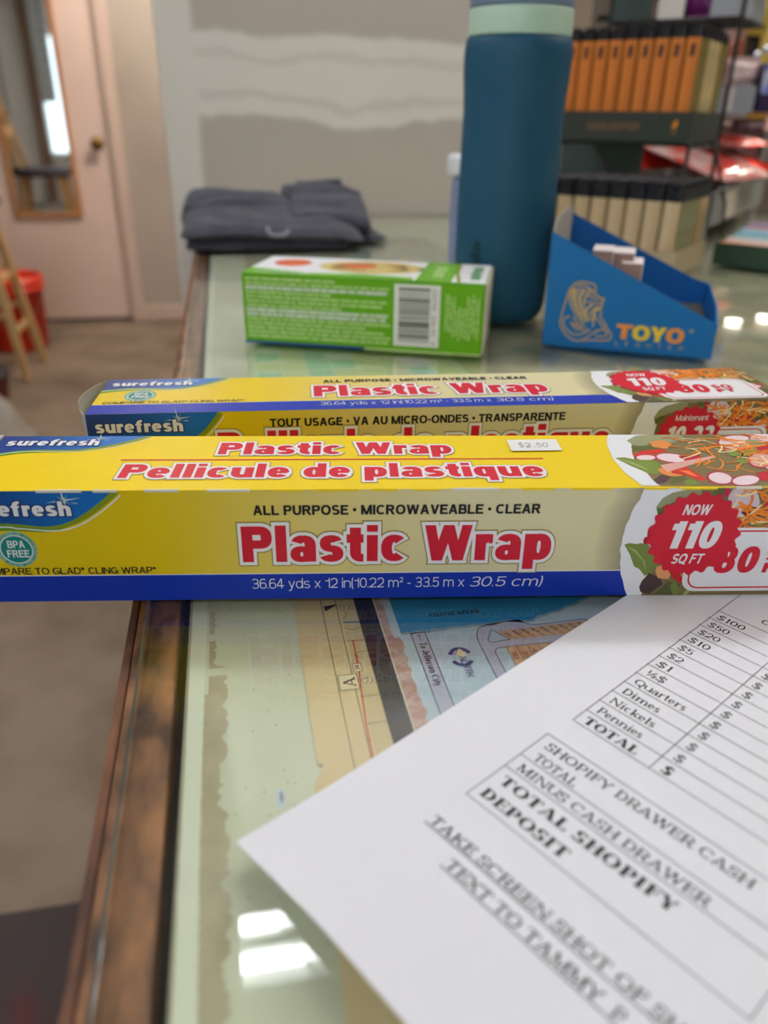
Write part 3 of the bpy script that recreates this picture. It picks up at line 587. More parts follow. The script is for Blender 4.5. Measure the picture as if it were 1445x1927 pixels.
SALAD_T= [('platew',[(24.21,5.06),(23.99,4.47),(23.82,3.84),(23.74,3.11),(23.65,2.59),(23.67,2.08),(23.7,1.31),(23.82,0.74),(23.96,0.13),(28.51,0.08),(30.95,5.02)]),('base',[(24.96,4.34),(25.29,4.88),(26.04,5.04),(30.94,5.01),(28.51,0.09),(24.61,0.13),(24.51,0.58),(24.51,1.2),(24.28,1.85),(24.5,2.64),(24.58,3.11)]),('leafgrey',[(24.78,4.37),(25.28,4.86),(26.02,4.98),(27.17,5.0),(27.28,4.52),(26.56,4.17),(25.84,4.33),(25.23,3.71),(24.88,3.93)]),('leafdark',[(24.73,3.71),(25.28,3.86),(25.93,3.7),(25.63,3.22),(24.73,3.2)]),('tomor',[(25.67,4.27),(26.25,4.39),(26.52,4.07),(26.12,3.52),(25.62,3.7)]),('tomred',[(24.52,2.93),(25.11,3.34),(25.93,3.52),(26.03,3.27),(25.45,2.96),(24.64,2.66)]),('radrim',[(25.37,2.61),(25.28,2.47),(25.12,2.36),(24.93,2.3),(24.75,2.3),(24.61,2.36),(24.53,2.47),(24.53,2.61),(24.62,2.75),(24.78,2.87),(24.97,2.93),(25.15,2.93),(25.3,2.86),(25.38,2.75)]),('rad',[(25.33,2.63),(25.25,2.52),(25.12,2.43),(24.95,2.39),(24.79,2.39),(24.66,2.44),(24.59,2.53),(24.59,2.64),(24.66,2.75),(24.8,2.84),(24.96,2.88),(25.13,2.88),(25.26,2.83),(25.33,2.74)]),('radrim',[(26.55,2.39),(26.41,2.2),(26.17,2.09),(25.89,2.07),(25.63,2.14),(25.43,2.31),(25.33,2.52),(25.35,2.75),(25.5,2.94),(25.73,3.06),(26.02,3.08),(26.29,3.0),(26.49,2.83),(26.59,2.61)]),('rad',[(26.51,2.43),(26.38,2.27),(26.17,2.18),(25.92,2.17),(25.68,2.24),(25.49,2.38),(25.39,2.57),(25.41,2.76),(25.54,2.92),(25.75,3.01),(26.01,3.02),(26.25,2.95),(26.44,2.8),(26.54,2.61)]),('leafgreen',[(23.76,2.61),(24.13,2.66),(24.52,2.43),(25.15,2.4),(25.29,1.95),(24.89,1.09),(24.54,1.18),(24.14,1.83)]),('leaflight',[(23.9,2.53),(24.27,2.24),(24.61,1.63),(24.64,1.46),(24.3,1.9),(24.02,2.32)]),('red',[(26.25,2.74),(27.12,2.91),(27.16,2.44),(26.38,2.22)]),('tomor',[(25.0,1.51),(25.54,1.95),(25.96,1.16),(25.58,0.87),(25.04,0.96)]),('tomred',[(25.51,1.62),(26.19,1.74),(26.41,1.07),(26.48,0.6),(26.21,0.47),(25.88,0.95),(25.43,1.17)]),('tomor2',[(25.76,1.45),(26.14,1.39),(26.28,0.86),(26.06,0.97)]),('glaze',[(25.25,1.9),(27.74,2.82),(27.65,2.61),(25.29,1.28)]),('purple',[(24.51,0.58),(25.04,1.09),(25.31,0.85),(24.87,0.37),(24.55,0.21)]),('leafdark',[(25.31,0.85),(25.8,0.97),(25.74,0.56),(24.98,0.21)]),('leafgreen',[(25.63,0.54),(25.94,0.66),(26.13,0.17),(25.56,0.14)]),('radrim',[(27.41,0.57),(27.25,0.34),(27.04,0.19),(26.82,0.15),(26.64,0.22),(26.52,0.39),(26.5,0.63),(26.58,0.9),(26.74,1.13),(26.96,1.29),(27.18,1.34),(27.37,1.26),(27.49,1.08),(27.5,0.83)]),('rad',[(27.39,0.59),(27.26,0.4),(27.08,0.28),(26.89,0.25),(26.73,0.31),(26.63,0.46),(26.6,0.66),(26.66,0.88),(26.8,1.07),(26.98,1.19),(27.18,1.23),(27.34,1.16),(27.44,1.01),(27.46,0.8)]),('radrim',[(28.45,0.62),(28.29,0.4),(28.06,0.21),(27.78,0.07),(27.52,0.03),(27.32,0.08),(27.23,0.22),(27.26,0.41),(27.4,0.63),(27.64,0.84),(27.92,0.97),(28.19,1.02),(28.39,0.97),(28.48,0.83)]),('rad',[(28.41,0.61),(28.27,0.43),(28.07,0.26),(27.82,0.15),(27.59,0.11),(27.41,0.15),(27.32,0.26),(27.34,0.42),(27.46,0.61),(27.67,0.78),(27.92,0.9),(28.16,0.94),(28.34,0.9),(28.43,0.78)]),('radrim',[(29.98,4.11),(29.73,3.74),(29.37,3.45),(28.98,3.3),(28.63,3.3),(28.38,3.46),(28.29,3.75),(28.37,4.12),(28.62,4.5),(28.98,4.81),(29.39,4.98),(29.75,4.98),(30.0,4.8),(30.08,4.49)]),('rad',[(29.93,4.15),(29.71,3.83),(29.39,3.58),(29.03,3.45),(28.72,3.45),(28.49,3.59),(28.4,3.84),(28.46,4.16),(28.67,4.48),(29.0,4.74),(29.36,4.89),(29.7,4.89),(29.93,4.74),(30.01,4.47)]),('radrim',[(31.13,4.62),(30.94,4.37),(30.67,4.17),(30.37,4.06),(30.09,4.06),(29.9,4.17),(29.83,4.37),(29.88,4.63),(30.07,4.89),(30.34,5.09),(30.65,5.21),(30.93,5.21),(31.12,5.09),(31.19,4.88)]),('rad',[(31.07,4.65),(30.92,4.44),(30.68,4.28),(30.42,4.2),(30.17,4.2),(30.0,4.29),(29.92,4.45),(29.96,4.65),(30.11,4.86),(30.35,5.03),(30.62,5.12),(30.87,5.12),(31.05,5.02),(31.12,4.85)]),('red',[(29.76,3.8),(30.38,3.92),(30.08,3.3),(29.64,3.24)]),('red',[(28.55,1.16),(29.12,1.36),(28.66,0.43),(28.43,0.53)]),('radrim',[(29.82,2.36),(29.6,2.02),(29.33,1.75),(29.05,1.6),(28.83,1.6),(28.7,1.75),(28.69,2.02),(28.8,2.37),(29.02,2.72),(29.3,3.0),(29.58,3.16),(29.81,3.16),(29.95,3.0),(29.95,2.71)]),('glaze',[(29.74,2.34),(29.56,2.05),(29.33,1.83),(29.09,1.71),(28.9,1.71),(28.78,1.83),(28.77,2.06),(28.86,2.35),(29.04,2.63),(29.28,2.87),(29.52,3.0),(29.72,3.0),(29.83,2.86),(29.84,2.63)])]
SALAD_T2= [('leafgreen',[(28.64,2.82),(28.53,2.7),(28.42,2.67),(28.34,2.73),(28.3,2.86),(28.32,3.04),(28.38,3.21),(28.49,3.33),(28.6,3.37),(28.68,3.31),(28.72,3.17),(28.71,2.99)]),('leafgreen',[(29.28,3.04),(29.18,2.89),(29.03,2.76),(28.87,2.67),(28.73,2.65),(28.65,2.7),(28.66,2.82),(28.75,2.96),(28.9,3.09),(29.07,3.19),(29.21,3.21),(29.29,3.15)]),('leafgreen',[(28.72,2.16),(28.63,2.05),(28.52,2.0),(28.41,2.01),(28.34,2.1),(28.32,2.22),(28.36,2.36),(28.45,2.47),(28.56,2.52),(28.67,2.5),(28.75,2.42),(28.76,2.29)])]
SALAD_A= [('platew',[(24.0,4.48),(23.94,4.23),(23.91,4.02),(23.76,3.76),(23.69,3.52),(23.66,3.28),(23.56,2.99),(23.55,2.74),(23.52,2.5),(23.53,2.25),(23.5,2.0),(23.59,1.69),(23.59,1.44),(23.65,1.18),(23.68,0.97),(23.82,0.65),(23.94,0.28),(24.08,0.0),(29.58,-0.03),(28.48,4.45)]),('base',[(24.77,3.75),(25.05,4.13),(26.02,4.45),(28.48,4.45),(29.58,-0.03),(24.62,0.0),(24.73,0.96),(24.65,2.49)]),('leafgrey',[(24.55,3.75),(24.71,4.08),(25.02,4.29),(25.68,4.45),(26.04,4.46),(26.11,4.12),(25.09,3.89),(24.82,3.63),(24.66,3.46)]),('leafdark',[(24.54,3.75),(24.66,3.66),(24.93,3.84),(25.12,3.75),(24.67,3.37)]),('leafdark',[(26.53,4.46),(27.05,4.46),(26.85,4.21),(26.49,4.26)]),('radrim',[(24.55,2.34),(24.56,2.25),(24.53,2.19),(24.49,2.15),(24.43,2.15),(24.38,2.19),(24.33,2.26),(24.31,2.34),(24.31,2.42),(24.33,2.49),(24.37,2.52),(24.43,2.52),(24.48,2.49),(24.53,2.42)]),('red',[(24.59,2.59),(24.6,2.46),(24.59,2.35),(24.57,2.29),(24.53,2.29),(24.48,2.35),(24.44,2.46),(24.41,2.59),(24.4,2.72),(24.4,2.82),(24.43,2.87),(24.47,2.87),(24.51,2.82),(24.56,2.71)]),('rad',[(24.62,2.16),(24.62,2.1),(24.61,2.06),(24.59,2.03),(24.56,2.03),(24.52,2.06),(24.5,2.11),(24.48,2.16),(24.48,2.22),(24.49,2.26),(24.51,2.29),(24.54,2.29),(24.58,2.26),(24.6,2.22)]),('leafgreen2',[(23.63,2.2),(23.8,2.27),(24.08,2.22),(24.24,2.26),(24.52,2.19),(24.88,1.68),(25.0,1.32),(24.86,1.01),(24.61,0.86),(24.34,1.17),(24.14,1.27),(23.9,1.79)]),('leaflight',[(23.73,2.14),(24.07,1.99),(24.51,1.48),(24.63,1.06),(24.41,1.53),(24.04,1.91)]),('purple2',[(24.48,0.38),(24.54,0.64),(24.75,0.98),(25.22,0.77),(25.36,0.48),(24.89,0.04),(24.56,0.16)]),('tomor3',[(24.97,1.06),(25.0,1.27),(25.25,1.34),(25.62,1.05),(25.53,0.71),(25.13,0.75)]),('leafdark2',[(25.08,0.02),(25.52,0.61),(26.01,0.47),(26.09,0.01)]),('leafgreen2',[(25.65,0.42),(25.8,0.6),(26.05,0.25),(26.05,0.01),(25.82,0.01)]),('tomred2',[(25.42,1.16),(26.49,1.04),(26.6,0.46),(26.36,0.3),(25.68,0.76)]),('tomor3',[(25.94,0.94),(26.09,0.97),(26.38,0.41),(26.3,0.35)]),('leaflight',[(26.19,0.01),(26.46,0.46),(26.61,0.41),(26.37,0.0)]),('platew',[(24.69,0.01),(25.25,0.61),(25.23,0.48),(24.8,0.01)]),('radrim',[(26.86,4.46),(27.05,4.46),(27.13,4.11),(26.9,4.14)]),('rad2',[(28.26,3.92),(28.27,3.64),(28.16,3.41),(27.95,3.29),(27.68,3.29),(27.42,3.42),(27.2,3.64),(27.08,3.93),(27.08,4.2),(27.19,4.42),(27.4,4.54),(27.66,4.54),(27.92,4.42),(28.13,4.2)]),('redd',[(27.66,3.49),(28.0,3.73),(28.36,3.68),(28.49,3.34),(27.87,3.34)]),('leafgreen2',[(28.66,2.97),(28.66,2.92),(28.61,2.87),(28.54,2.85),(28.45,2.85),(28.36,2.87),(28.3,2.92),(28.26,2.97),(28.27,3.03),(28.31,3.07),(28.39,3.1),(28.48,3.1),(28.56,3.07),(28.63,3.03)]),('radrim',[(28.34,4.11),(28.54,4.2),(28.73,3.43),(28.58,3.48)])]


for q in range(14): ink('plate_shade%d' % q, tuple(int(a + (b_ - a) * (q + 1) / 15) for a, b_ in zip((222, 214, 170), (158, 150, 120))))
def salad(p, polys, u0, u1, v0, v1, k, seed, late=(), extra=0):
    if VMAX < 5:
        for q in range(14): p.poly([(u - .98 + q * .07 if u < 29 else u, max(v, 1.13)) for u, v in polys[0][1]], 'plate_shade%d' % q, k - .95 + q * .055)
    for i, (mt, pl) in enumerate(polys): p.poly([(max(u, 0), min(v, VMAX)) for u, v in pl], mt, k + (0 if mt == 'platew' else 1 + i * .08))
    if extra:                                                       # the bowl goes on to the end of the carton
        p.rect(29.3, 0, 32.0, VMAX, 'base', k); r = random.Random(seed + 1)
        for i in range(26):
            c = (r.uniform(29.2, 31.6), r.uniform(.4, VMAX - .4)); mt = r.choice(('leafgreen', 'leafdark', 'leafgrey', 'tomred', 'radrim', 'purple', 'leaflight'))
            rx, ry = r.uniform(.3, .6), r.uniform(.2, .4); rx = min(rx, 31.95 - c[0]); ry = min(ry, c[1], VMAX - c[1]); p.disc(c, rx, ry, mt, k + 2 + i * .05, 12)
            if mt == 'radrim': p.disc(c, rx * .85, ry * .82, 'rad', k + 2.02 + i * .05, 12)
    r = random.Random(seed)
    for i in range(100):
        mt = r.choice(('carrot', 'carrot', 'carrot2', 'strawp', 'carrot')); c = (r.uniform(u0, u1), r.uniform(v0, v1)); a = r.uniform(0, 6.28); L = r.uniform(.5, 1.5); cv = r.uniform(-1.4, 1.4)
        pts = []; q = c
        for j in range(6): pts.append((min(max(q[0], u0 - .3), 31.9), min(max(q[1], .02), VMAX - .02))); q = (q[0] + math.cos(a) * L / 5, q[1] + math.sin(a) * L / 5 * .8); a += cv / 5
        p.strip(pts, r.uniform(.05, .1), mt, k + 4 + i * .02)
    for i, (mt, pl) in enumerate(late): p.poly(pl, mt, k + 5.5)
def wave(fn, u0, u1, n=26): return [(u0 + (u1 - u0) * i / n, fn(u0 + (u1 - u0) * i / n)) for i in range(n + 1)]
def interp(tab):
    def f(u):
        for (a, va), (b_, vb) in zip(tab, tab[1:]):
            if u <= b_: t = max(0, (u - a) / (b_ - a)); t = t * t * (3 - 2 * t) if False else t; return va + (vb - va) * t
        return tab[-1][1]
    return f
def smooth_tab(tab, n=4):
    for _ in range(n): tab = [tab[0]] + [x for (a, b_) in zip(tab, tab[1:]) for x in ((a[0] * .75 + b_[0] * .25, a[1] * .75 + b_[1] * .25), (a[0] * .25 + b_[0] * .75, a[1] * .25 + b_[1] * .75))] + [tab[-1]]
    return tab
def swoosh(p, tab, top, k, sc=1):
    t = smooth_tab(tab, 3)
    def below(d0, d1): return [(u, v - (d0 + (d1 - d0) * min(1, max(0, i / len(t)))) * sc) for i, (u, v) in enumerate(t)]
    low = below(.42, .0); 
    p.poly([(u, min(v, top)) for u, v in low] + [(t[-1][0] + .22 * sc, top)] + [(u, min(v, top)) for u, v in t[::-1]] , 'brand_green', k)
    sh = [(u + .20 * sc, v - .10 * sc) for u, v in t if u > 1.5 and v - .1 < top]
    p.poly([(u, min(v, top)) for u, v in [(a, b_) for a, b_ in t if a > 1.5]] + sh[::-1], 'olive_green', k + .5)
    wl = [(u + (.0 if u < 2 else min(.26, (u - 2) * .2)) * sc, v - .14 * sc - (.03 if u > 2 else 0)) for u, v in t]; wl = [(u, v) for u, v in wl if v < top - .02]
    p.strip(wl, .05, 'ink_white', k + 1)
    p.poly([(0, top)] + [(max(u, 0), v) for u, v in t], 'brand_blend', k + .8)
def sparkle(p, c, r, k):
    for i in range(8):
        a = i * math.pi / 4 + .15; L = r if i % 2 == 0 else r * .45
        p.poly([(c[0] + .03 * math.sin(a), c[1] - .03 * math.cos(a)), (c[0] + L * math.cos(a), c[1] + L * math.sin(a)), (c[0] - .03 * math.sin(a), c[1] + .03 * math.cos(a))], 'pale_teal' if i % 2 else 'ink_white', k)
def badge(p, c, R, Ry, k):
    n = 120; lobes = 21
    p.poly([(c[0] + (R + .05 * R * math.cos(lobes * a)) * math.cos(a), c[1] + (Ry + .05 * Ry * math.cos(lobes * a)) * math.sin(a)) for a in [2 * math.pi * i / n for i in range(n)]], 'carton_red', k)
def rrect(u0, v0, u1, v1, r): return [(cx + r * math.cos(a), cy + r * math.sin(a)) for cx, cy, s in ((u1 - r, v0 + r, -90), (u1 - r, v1 - r, 0), (u0 + r, v1 - r, 90), (u0 + r, v0 + r, 180)) for a in [math.radians(s + q * 15) for q in range(7)]]
VMAX = 4.47
SW = [(0, 3.0), (.6, 3.14), (1.3, 3.26), (2.2, 3.2), (3.2, 3.06), (4.0, 3.3), (4.7, 3.75), (5.2, 4.15), (5.55, 4.47)]
def draw_english(p):
    p.rect(0, 0, 32, VMAX, 'carton_blend', 0); p.rect(0, 0, 32, 1.08, 'carton_blue', 1); p.line((0, 1.1), (24, 1.1), .035, 'ink_white', 2)
    swoosh(p, SW, VMAX, 2); sparkle(p, (3.86, 4.12), .62, 4.5)
    p.text('surefresh', .33, 4.05, 3.52, .56, HEAVY, 'ink_white', 6, 0, [(.07, 'navy_ink', 5)]); p.text('\u2122', 4.1, 4.3, 3.86, .18, THIN, 'ink_white', 6)
    p.disc((1.9, 2.2), .72, .72, 'pale_teal', 2); p.disc((1.9, 2.2), .55, .55, 'teal', 3); p.ring((1.9, 2.2), .57, .035, 'ink_white', 4)
    p.text('BPA', 1.62, 2.22, 2.26, .30, BOLD, 'ink_white', 5); p.text('FREE', 1.55, 2.32, 1.88, .30, BOLD, 'ink_white', 5)
    ringt = 'NO PHTHALATES \u2022 NO BISPHENOL A \u2022 NON TOXIC PLASTIC \u2022 '
    for i, ch in enumerate(ringt):
        if ch != ' ': a = 200 - 360 * i / len(ringt); p.textat(ch, 1.9 + .6 * math.cos(math.radians(a)), 2.2 + .6 * math.sin(math.radians(a)), .065, .09, a - 90, MED, 'teal', 5)
    p.text('COMPARE TO GLAD\u00ae CLING WRAP*', .42, 6.66, 1.17, .27, MED, 'ink_black', 5)
    p.text('ALL PURPOSE \u2022 MICROWAVEABLE \u2022 CLEAR', 10.28, 20.4, 3.5, .38, BLACK, 'ink_black', 5)
    p.text('Plastic Wrap', 9.80, 20.95, 1.60, 1.46, HEAVY, 'carton_red', 6, 0, [(.12, 'shadow_brown', 3), (.09, 'ink_white', 5)])
    p.text('36.64 yds x 12 in(10.22 m\u00b2 - 33.5 m x ', 10.05, 18.0, .47, .42, REG, 'ink_white', 5); p.text('30.5 cm)', 18.05, 20.75, .47, .42, REG, 'ink_white', 5, .18)
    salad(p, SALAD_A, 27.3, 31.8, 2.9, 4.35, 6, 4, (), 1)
    p.poly(rrect(26.05, .17, 31.2, 2.88, .55), 'ink_white', 13); o = rrect(26.28, .33, 31.0, 2.74, .42); p.path(o + o[:1], .06, 'carton_red', 14)
    badge(p, (26.12, 2.62), 1.66, 1.66, 15)
    p.text('NOW', 25.52, 26.5, 3.42, .42, BOLD, 'ink_white', 17, .2); p.text('110', 25.12, 27.0, 2.04, 1.13, HEAVY, 'ink_white', 17, .17); p.text('SQ FT', 25.46, 26.62, 1.40, .42, BOLD, 'ink_white', 17, .2)
    p.text('80', 27.1, 28.7, .98, 1.12, HEAVY, 'carton_red', 16, .12); p.text('SQ', 29.0, 30.0, 1.52, .46, HEAVY, 'carton_red', 16, .1); p.text('FT', 29.0, 29.9, .98, .42, HEAVY, 'carton_red', 16, .1)
def draw_french(p):
    p.rect(0, 0, 32, VMAX, 'carton_blend', 0); p.rect(0, 0, 32, 1.08, 'carton_blue', 1); p.line((0, 1.1), (24, 1.1), .035, 'ink_white', 2)
    swoosh(p, [(0, 2.4), (.8, 2.6), (1.8, 2.6), (3.0, 2.5), (4.0, 2.95), (4.8, 3.5), (5.3, 4.05), (5.6, 4.47)], VMAX, 2); sparkle(p, (3.86, 4.2), .62, 4.5)
    p.text('surefresh', .33, 4.05, 3.62, .55, HEAVY, 'ink_white', 6, 0, [(.07, 'navy_ink', 5)]); p.text('\u2122', 4.1, 4.3, 3.95, .18, THIN, 'ink_white', 6)
    p.text('TOUT USAGE \u2022 VA AU MICRO-ONDES \u2022 TRANSPARENTE', 7.8, 21.2, 3.72, .38, BLACK, 'ink_black', 5)
    p.text('Pellicule de plastique', 5.5, 23.5, 2.0, 1.52, HEAVY, 'carton_red', 6, 0, [(.12, 'shadow_brown', 3), (.09, 'ink_white', 5)])
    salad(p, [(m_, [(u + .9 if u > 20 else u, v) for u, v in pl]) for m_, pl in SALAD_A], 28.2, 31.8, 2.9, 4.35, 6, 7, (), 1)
    p.poly(rrect(27.0, .17, 31.2, 3.2, .5), 'ink_white', 13); o = rrect(27.2, .33, 31.0, 3.05, .4); p.path(o + o[:1], .06, 'carton_red', 14)
    badge(p, (27.25, 2.66), 1.55, 1.55, 15)
    p.text('Maintenant', 26.5, 28.1, 3.55, .28, MED, 'ink_white', 17); p.text('10.22', 26.15, 28.4, 2.42, .86, HEAVY, 'ink_white', 17, .17)
    p.text('7.43', 28.3, 30.6, .9, 1.1, HEAVY, 'carton_red', 16, .12) if False else None
def draw_lid(p):
    global VMAX; VMAX = 5.03
    p.rect(0, 0, 32, VMAX, 'carton_yellow', 0)
    swoosh(p, [(0, 3.05), (.5, 3.32), (1.2, 3.6), (2.2, 3.64), (3.2, 3.58), (4.2, 3.95), (5.0, 4.5), (5.6, 5.03)], VMAX, 2); sparkle(p, (3.8, 4.75), .55, 4.5)
    p.text('surefresh', .38, 3.92, 4.02, .64, HEAVY, 'ink_white', 6, 0, [(.07, 'navy_ink', 5)]); p.text('\u2122', 4.0, 4.2, 4.42, .2, THIN, 'ink_white', 6)
    p.text('Plastic Wrap', 8.65, 17.6, 3.10, 1.16, HEAVY, 'carton_red', 6, 0, [(.13, 'shadow_brown', 3), (.10, 'ink_white', 5)])
    p.line((5.17, 2.62), (21.0, 2.62), .09, 'carton_red', 3)
    p.text('Pellicule de plastique', 5.45, 20.75, .98, 1.20, HEAVY, 'carton_red', 6, 0, [(.13, 'shadow_brown', 3), (.10, 'ink_white', 5)])
    salad(p, SALAD_T, 26.6, 31.8, 1.6, 4.9, 6, 11, SALAD_T2, 1); VMAX = 4.47
S_ = .000055
def wrap_carton(label, loc, rz, D, H, top_fn, top_h, front_fn, front_name, flap):
    t = thing('plastic_wrap_carton', label, 'box', loc, rz, 'plastic wrap cartons'); L = .320
    b = MB(); b.box((0, 0, 0), (L, D, H), 'carton_yellow', .0005); b.build('carton_body', t)
    p = Print(lambda u, v, k: (u / 100, -.00004 - k * S_ * .7, v / 100 * H / .0447)); front_fn(p); p.build(front_name, t)
    p = Print(lambda u, v, k: (u / 100, v * D / top_h, H + .00004 + k * S_ * .7)); top_fn(p); p.build('lid_print', t)
    b = MB()
    if flap: b.grid(lambda i, j: (-.0005 - .0065 * math.sin(math.pi * min(1, i * 1.02)) ** .8 * (.35 + .65 * j), .001 + i * (D - .002), .004 + j * (H - .004)), 14, 4, 'carton_inside'); b.grid(lambda i, j: (-.0005 - .0065 * math.sin(math.pi * min(1, i * 1.02)) ** .8 - .0003, .001 + i * (D - .002), H - .0006 + j * .0010), 14, 1, 'carton_edge')
    else: b.box((-.0008, .002, .002), (-.0001, D - .002, H - .004), 'carton_inside'); b.box((-.0012, .001, H - .012), (-.0001, .006, H - .001), 'carton_edge'); b.box((-.001, D - .004, H - .010), (-.0001, D - .0005, H + .001), 'carton_edge')
    b.build('end_flap', t)
    return t
c1 = wrap_carton('yellow plastic wrap carton in front, lid reading Pellicule de plastique, with a price sticker', (-.1000, .2593, .0004), -8.49, .0503, .0447, draw_lid, 5.03, draw_english, 'front_print', False)
b = MB(); r = random.Random(6); u = .03
while u < .315:
    L = r.uniform(.008, .017)
    b.box((u, -.0005, .0442), (min(u + L, .318), .0002, .0442 + r.uniform(.0006, .0010)), 'carton_edge' if r.random() < .6 else 'carton_yellow'); u += L + r.uniform(.001, .012)
b.build('torn_perforation', c1)['label'] = 'torn pale perforation tabs along the lid edge'
p = Print(lambda u, v, k: (u / 100, v / 100, .0447 + .0006 + k * S_))
p.poly([(19.9, 3.28), (21.9, 3.32), (21.92, 4.48), (19.92, 4.42)], 'sticker_white', 0)
for i, (ch, x) in enumerate((('$', 20.28), ('2', 20.55), ('.', 20.86), ('5', 20.98), ('0', 21.24))): p.text(ch, x, x + (.05 if ch == '.' else .2), 3.62, .46, Font(.10, .08), 'sticker_grey', 2, .05)
p.build('price_sticker', c1, 'small white price sticker reading $2.50')
c2 = wrap_carton('yellow plastic wrap carton behind, turned so TOUT USAGE faces forward', (-.0655, .3311, .0002), -4.86, .0485, .0447, draw_english, 4.47, draw_french, 'french_print', True)

# ================================================================ the cash count sheet
mat('paper_white', (232, 233, 241), .7, spec=.3)
ps = thing('cash_count_sheet', 'white printed cash count sheet lying under the front carton, its near corner lifted', 'paper', (-.00886, .13566, .0001), 30.94)
def lift(u, v):                                                     # millimetres on the sheet
    a = max(0, 1 - v / 75) ** 1.6; c = min(1, max(0, (u + 6) / 45)); return .0052 * a * c * c * (3 - 2 * c) + .0012 * max(0, 1 - v / 40) ** 2
# sheet axes: v along +X of the root, u along -Y
b = MB(); nu, nv = 30, 36
b.grid(lambda i, j: (j * .279, -i * .216, lift(i * 216, j * 279) + .00012), nu, nv, 'paper_white'); b.grid(lambda i, j: (j * .279, -i * .216, lift(i * 216, j * 279)), nu, nv, 'paper_white')
b.build('sheet', ps)
p = Print(lambda u, v, k: (v / 1000, -u / 1000, lift(u, v) + .00026 + k * .00002))
def seg(u0, v0, u1, v1, t=.22):
    n = max(1, int(math.hypot(u1 - u0, v1 - v0) / 6))
    for i in range(n): p.line((u0 + (u1 - u0) * i / n, v0 + (v1 - v0) * i / n), (u0 + (u1 - u0) * (i + 1) / n, v0 + (v1 - v0) * (i + 1) / n), t, 'ink_line', 0)
rows = ['TOTAL', 'Pennies', 'Nickels', 'Dimes', 'Quarters', '\u00bd$', '$1', '$2', '$5', '$10', '$20', '$50', '$100']
wid = dict(TOTAL=17.6, Pennies=15.0, Nickels=15.0, Dimes=12.6, Quarters=17.4); wid['\u00bd$'] = 6.4
seg(27.6, 99.6, 28.3, 225); seg(53.0, 99.6, 54.2, 225); seg(190, 99.6, 190, 225)
for i, s in enumerate(rows):
    v = 99.6 + i * 6.81 if i else 99.6; seg(27.4, v, 190, v)
    bold = s == 'TOTAL'
    p.text(s, 30, 30 + wid.get(s, len(s) * 2.42), v + (1.3 if bold else 1.35), 3.5 if bold else 3.2, SERB if bold else SER, 'ink_black', 1)
    p.text('$', 55.8, 55.8 + (2.5 if bold else 2.2), v + 1.3, 3.5 if bold else 3.2, SERB if bold else SER, 'ink_black', 1)
seg(27.6, 188.1, 190, 188.1)
p.text('Cash', 41.5, 51.0, 192.2, 3.2, SER, 'ink_black', 1)
for v in (89.3, 76.9, 70.2, 54.3): seg(26.2, v, 103, v)
seg(26.2, 54.3, 26.2, 89.3); seg(103, 54.3, 103, 89.3)
p.text('SHOPIFY DRAWER CASH', 29.2, 89.3, 83.7, 3.25, SER, 'ink_black', 1); p.text('TOTAL', 29.6, 43.2, 77.8, 3.25, SER, 'ink_black', 1); p.text('MINUS CASH DRAWER', 29.0, 84.8, 71.35, 3.25, SER, 'ink_black', 1)
p.text('TOTAL SHOPIFY', 29.0, 80.6, 63.9, 3.75, SERB, 'ink_black', 1); p.text('DEPOSIT', 28.4, 55.6, 56.7, 3.75, SERB, 'ink_black', 1)
p.text('TAKE SCREEN SHOT OF SHOPIFY', 26.6, 111.5, 39.9, 3.2, SER, 'ink_black', 1); seg(25.9, 39.2, 111.5, 39.2, .3)
p.text('TEXT TO TAMMY', 38.7, 81.3, 33.1, 3.2, SER, 'ink_black', 1); seg(38.0, 32.4, 81.3, 32.4, .3)
p.text('P', 84.2, 86.6, 33.1, 3.2, SER, 'ink_black', 1); seg(81.3, 32.4, 86.6, 32.4, .3)
rr = random.Random(8)
for i in range(24): u, v = rr.uniform(4, 100), rr.uniform(8, 200); p.disc((u, v), .12, .12, 'ink_grey', 0, 6)
p.build('sheet_print', ps)

# ================================================================ the green carton on its side
ink('lime', (100, 172, 8)); ink('lime_text', (206, 236, 160)); ink('lime_dark', (60, 120, 10)); ink('pasta', (214, 190, 110)); ink('sauce', (214, 92, 44)); ink('green_letter', (40, 150, 60)); ink('carton_base_blue', (20, 70, 150))
t = thing('green_carton', 'bright green carton lying on its side behind the yellow cartons, barcode facing forward', 'box', (.0079, .6150, .0003), -21.23)
L, D, Hh = .1855, .080, .0530
b = MB(); b.box((0, 0, 0), (L, D, Hh), 'lime', .0008); b.build('carton_body', t)
p = Print(lambda u, v, k: (u / 100, -.0001 - k * .00006, v / 100)); rr = random.Random(12)
for i in range(14):
    v = 4.92 - i * .335; u = .3; end = rr.choice((11.3, 11.2, 10.8, 7.0, 11.0, 9.5)); bold = i in (2, 7, 8)
    while u < end:
        w_ = rr.uniform(.3, .9); x = u
        while x < u + w_: p.rect(x, v - (.12 if bold else .1), x + rr.uniform(.08, .12), v + (.12 if bold else .08), 'lime_text' if not bold else 'ink_white', 1); x += .13
        u += w_ + .14
    if i in (0, 1, 5): p.text
p.line((.3, 2.62), (11.5, 2.62), .04, 'lime_text', 1)
p.rect(11.85, .43, 15.3, 5.02, 'ink_white', 1)
v = .72
while v < 4.7: h_ = rr.choice((.03, .05, .05, .09, .12)); p.rect(12.2, v, 14.55, v + h_, 'ink_black', 2); v += h_ + rr.choice((.04, .06, .1))
for i in range(13): p.textat(str((0, 7, 2, 4, 1, 8, 5, 3, 9, 6, 2, 8, 0)[i]), 15.02, .62 + i * .325, .22, .32, 90, REG, 'ink_black', 3) if i not in (1, 7) else None
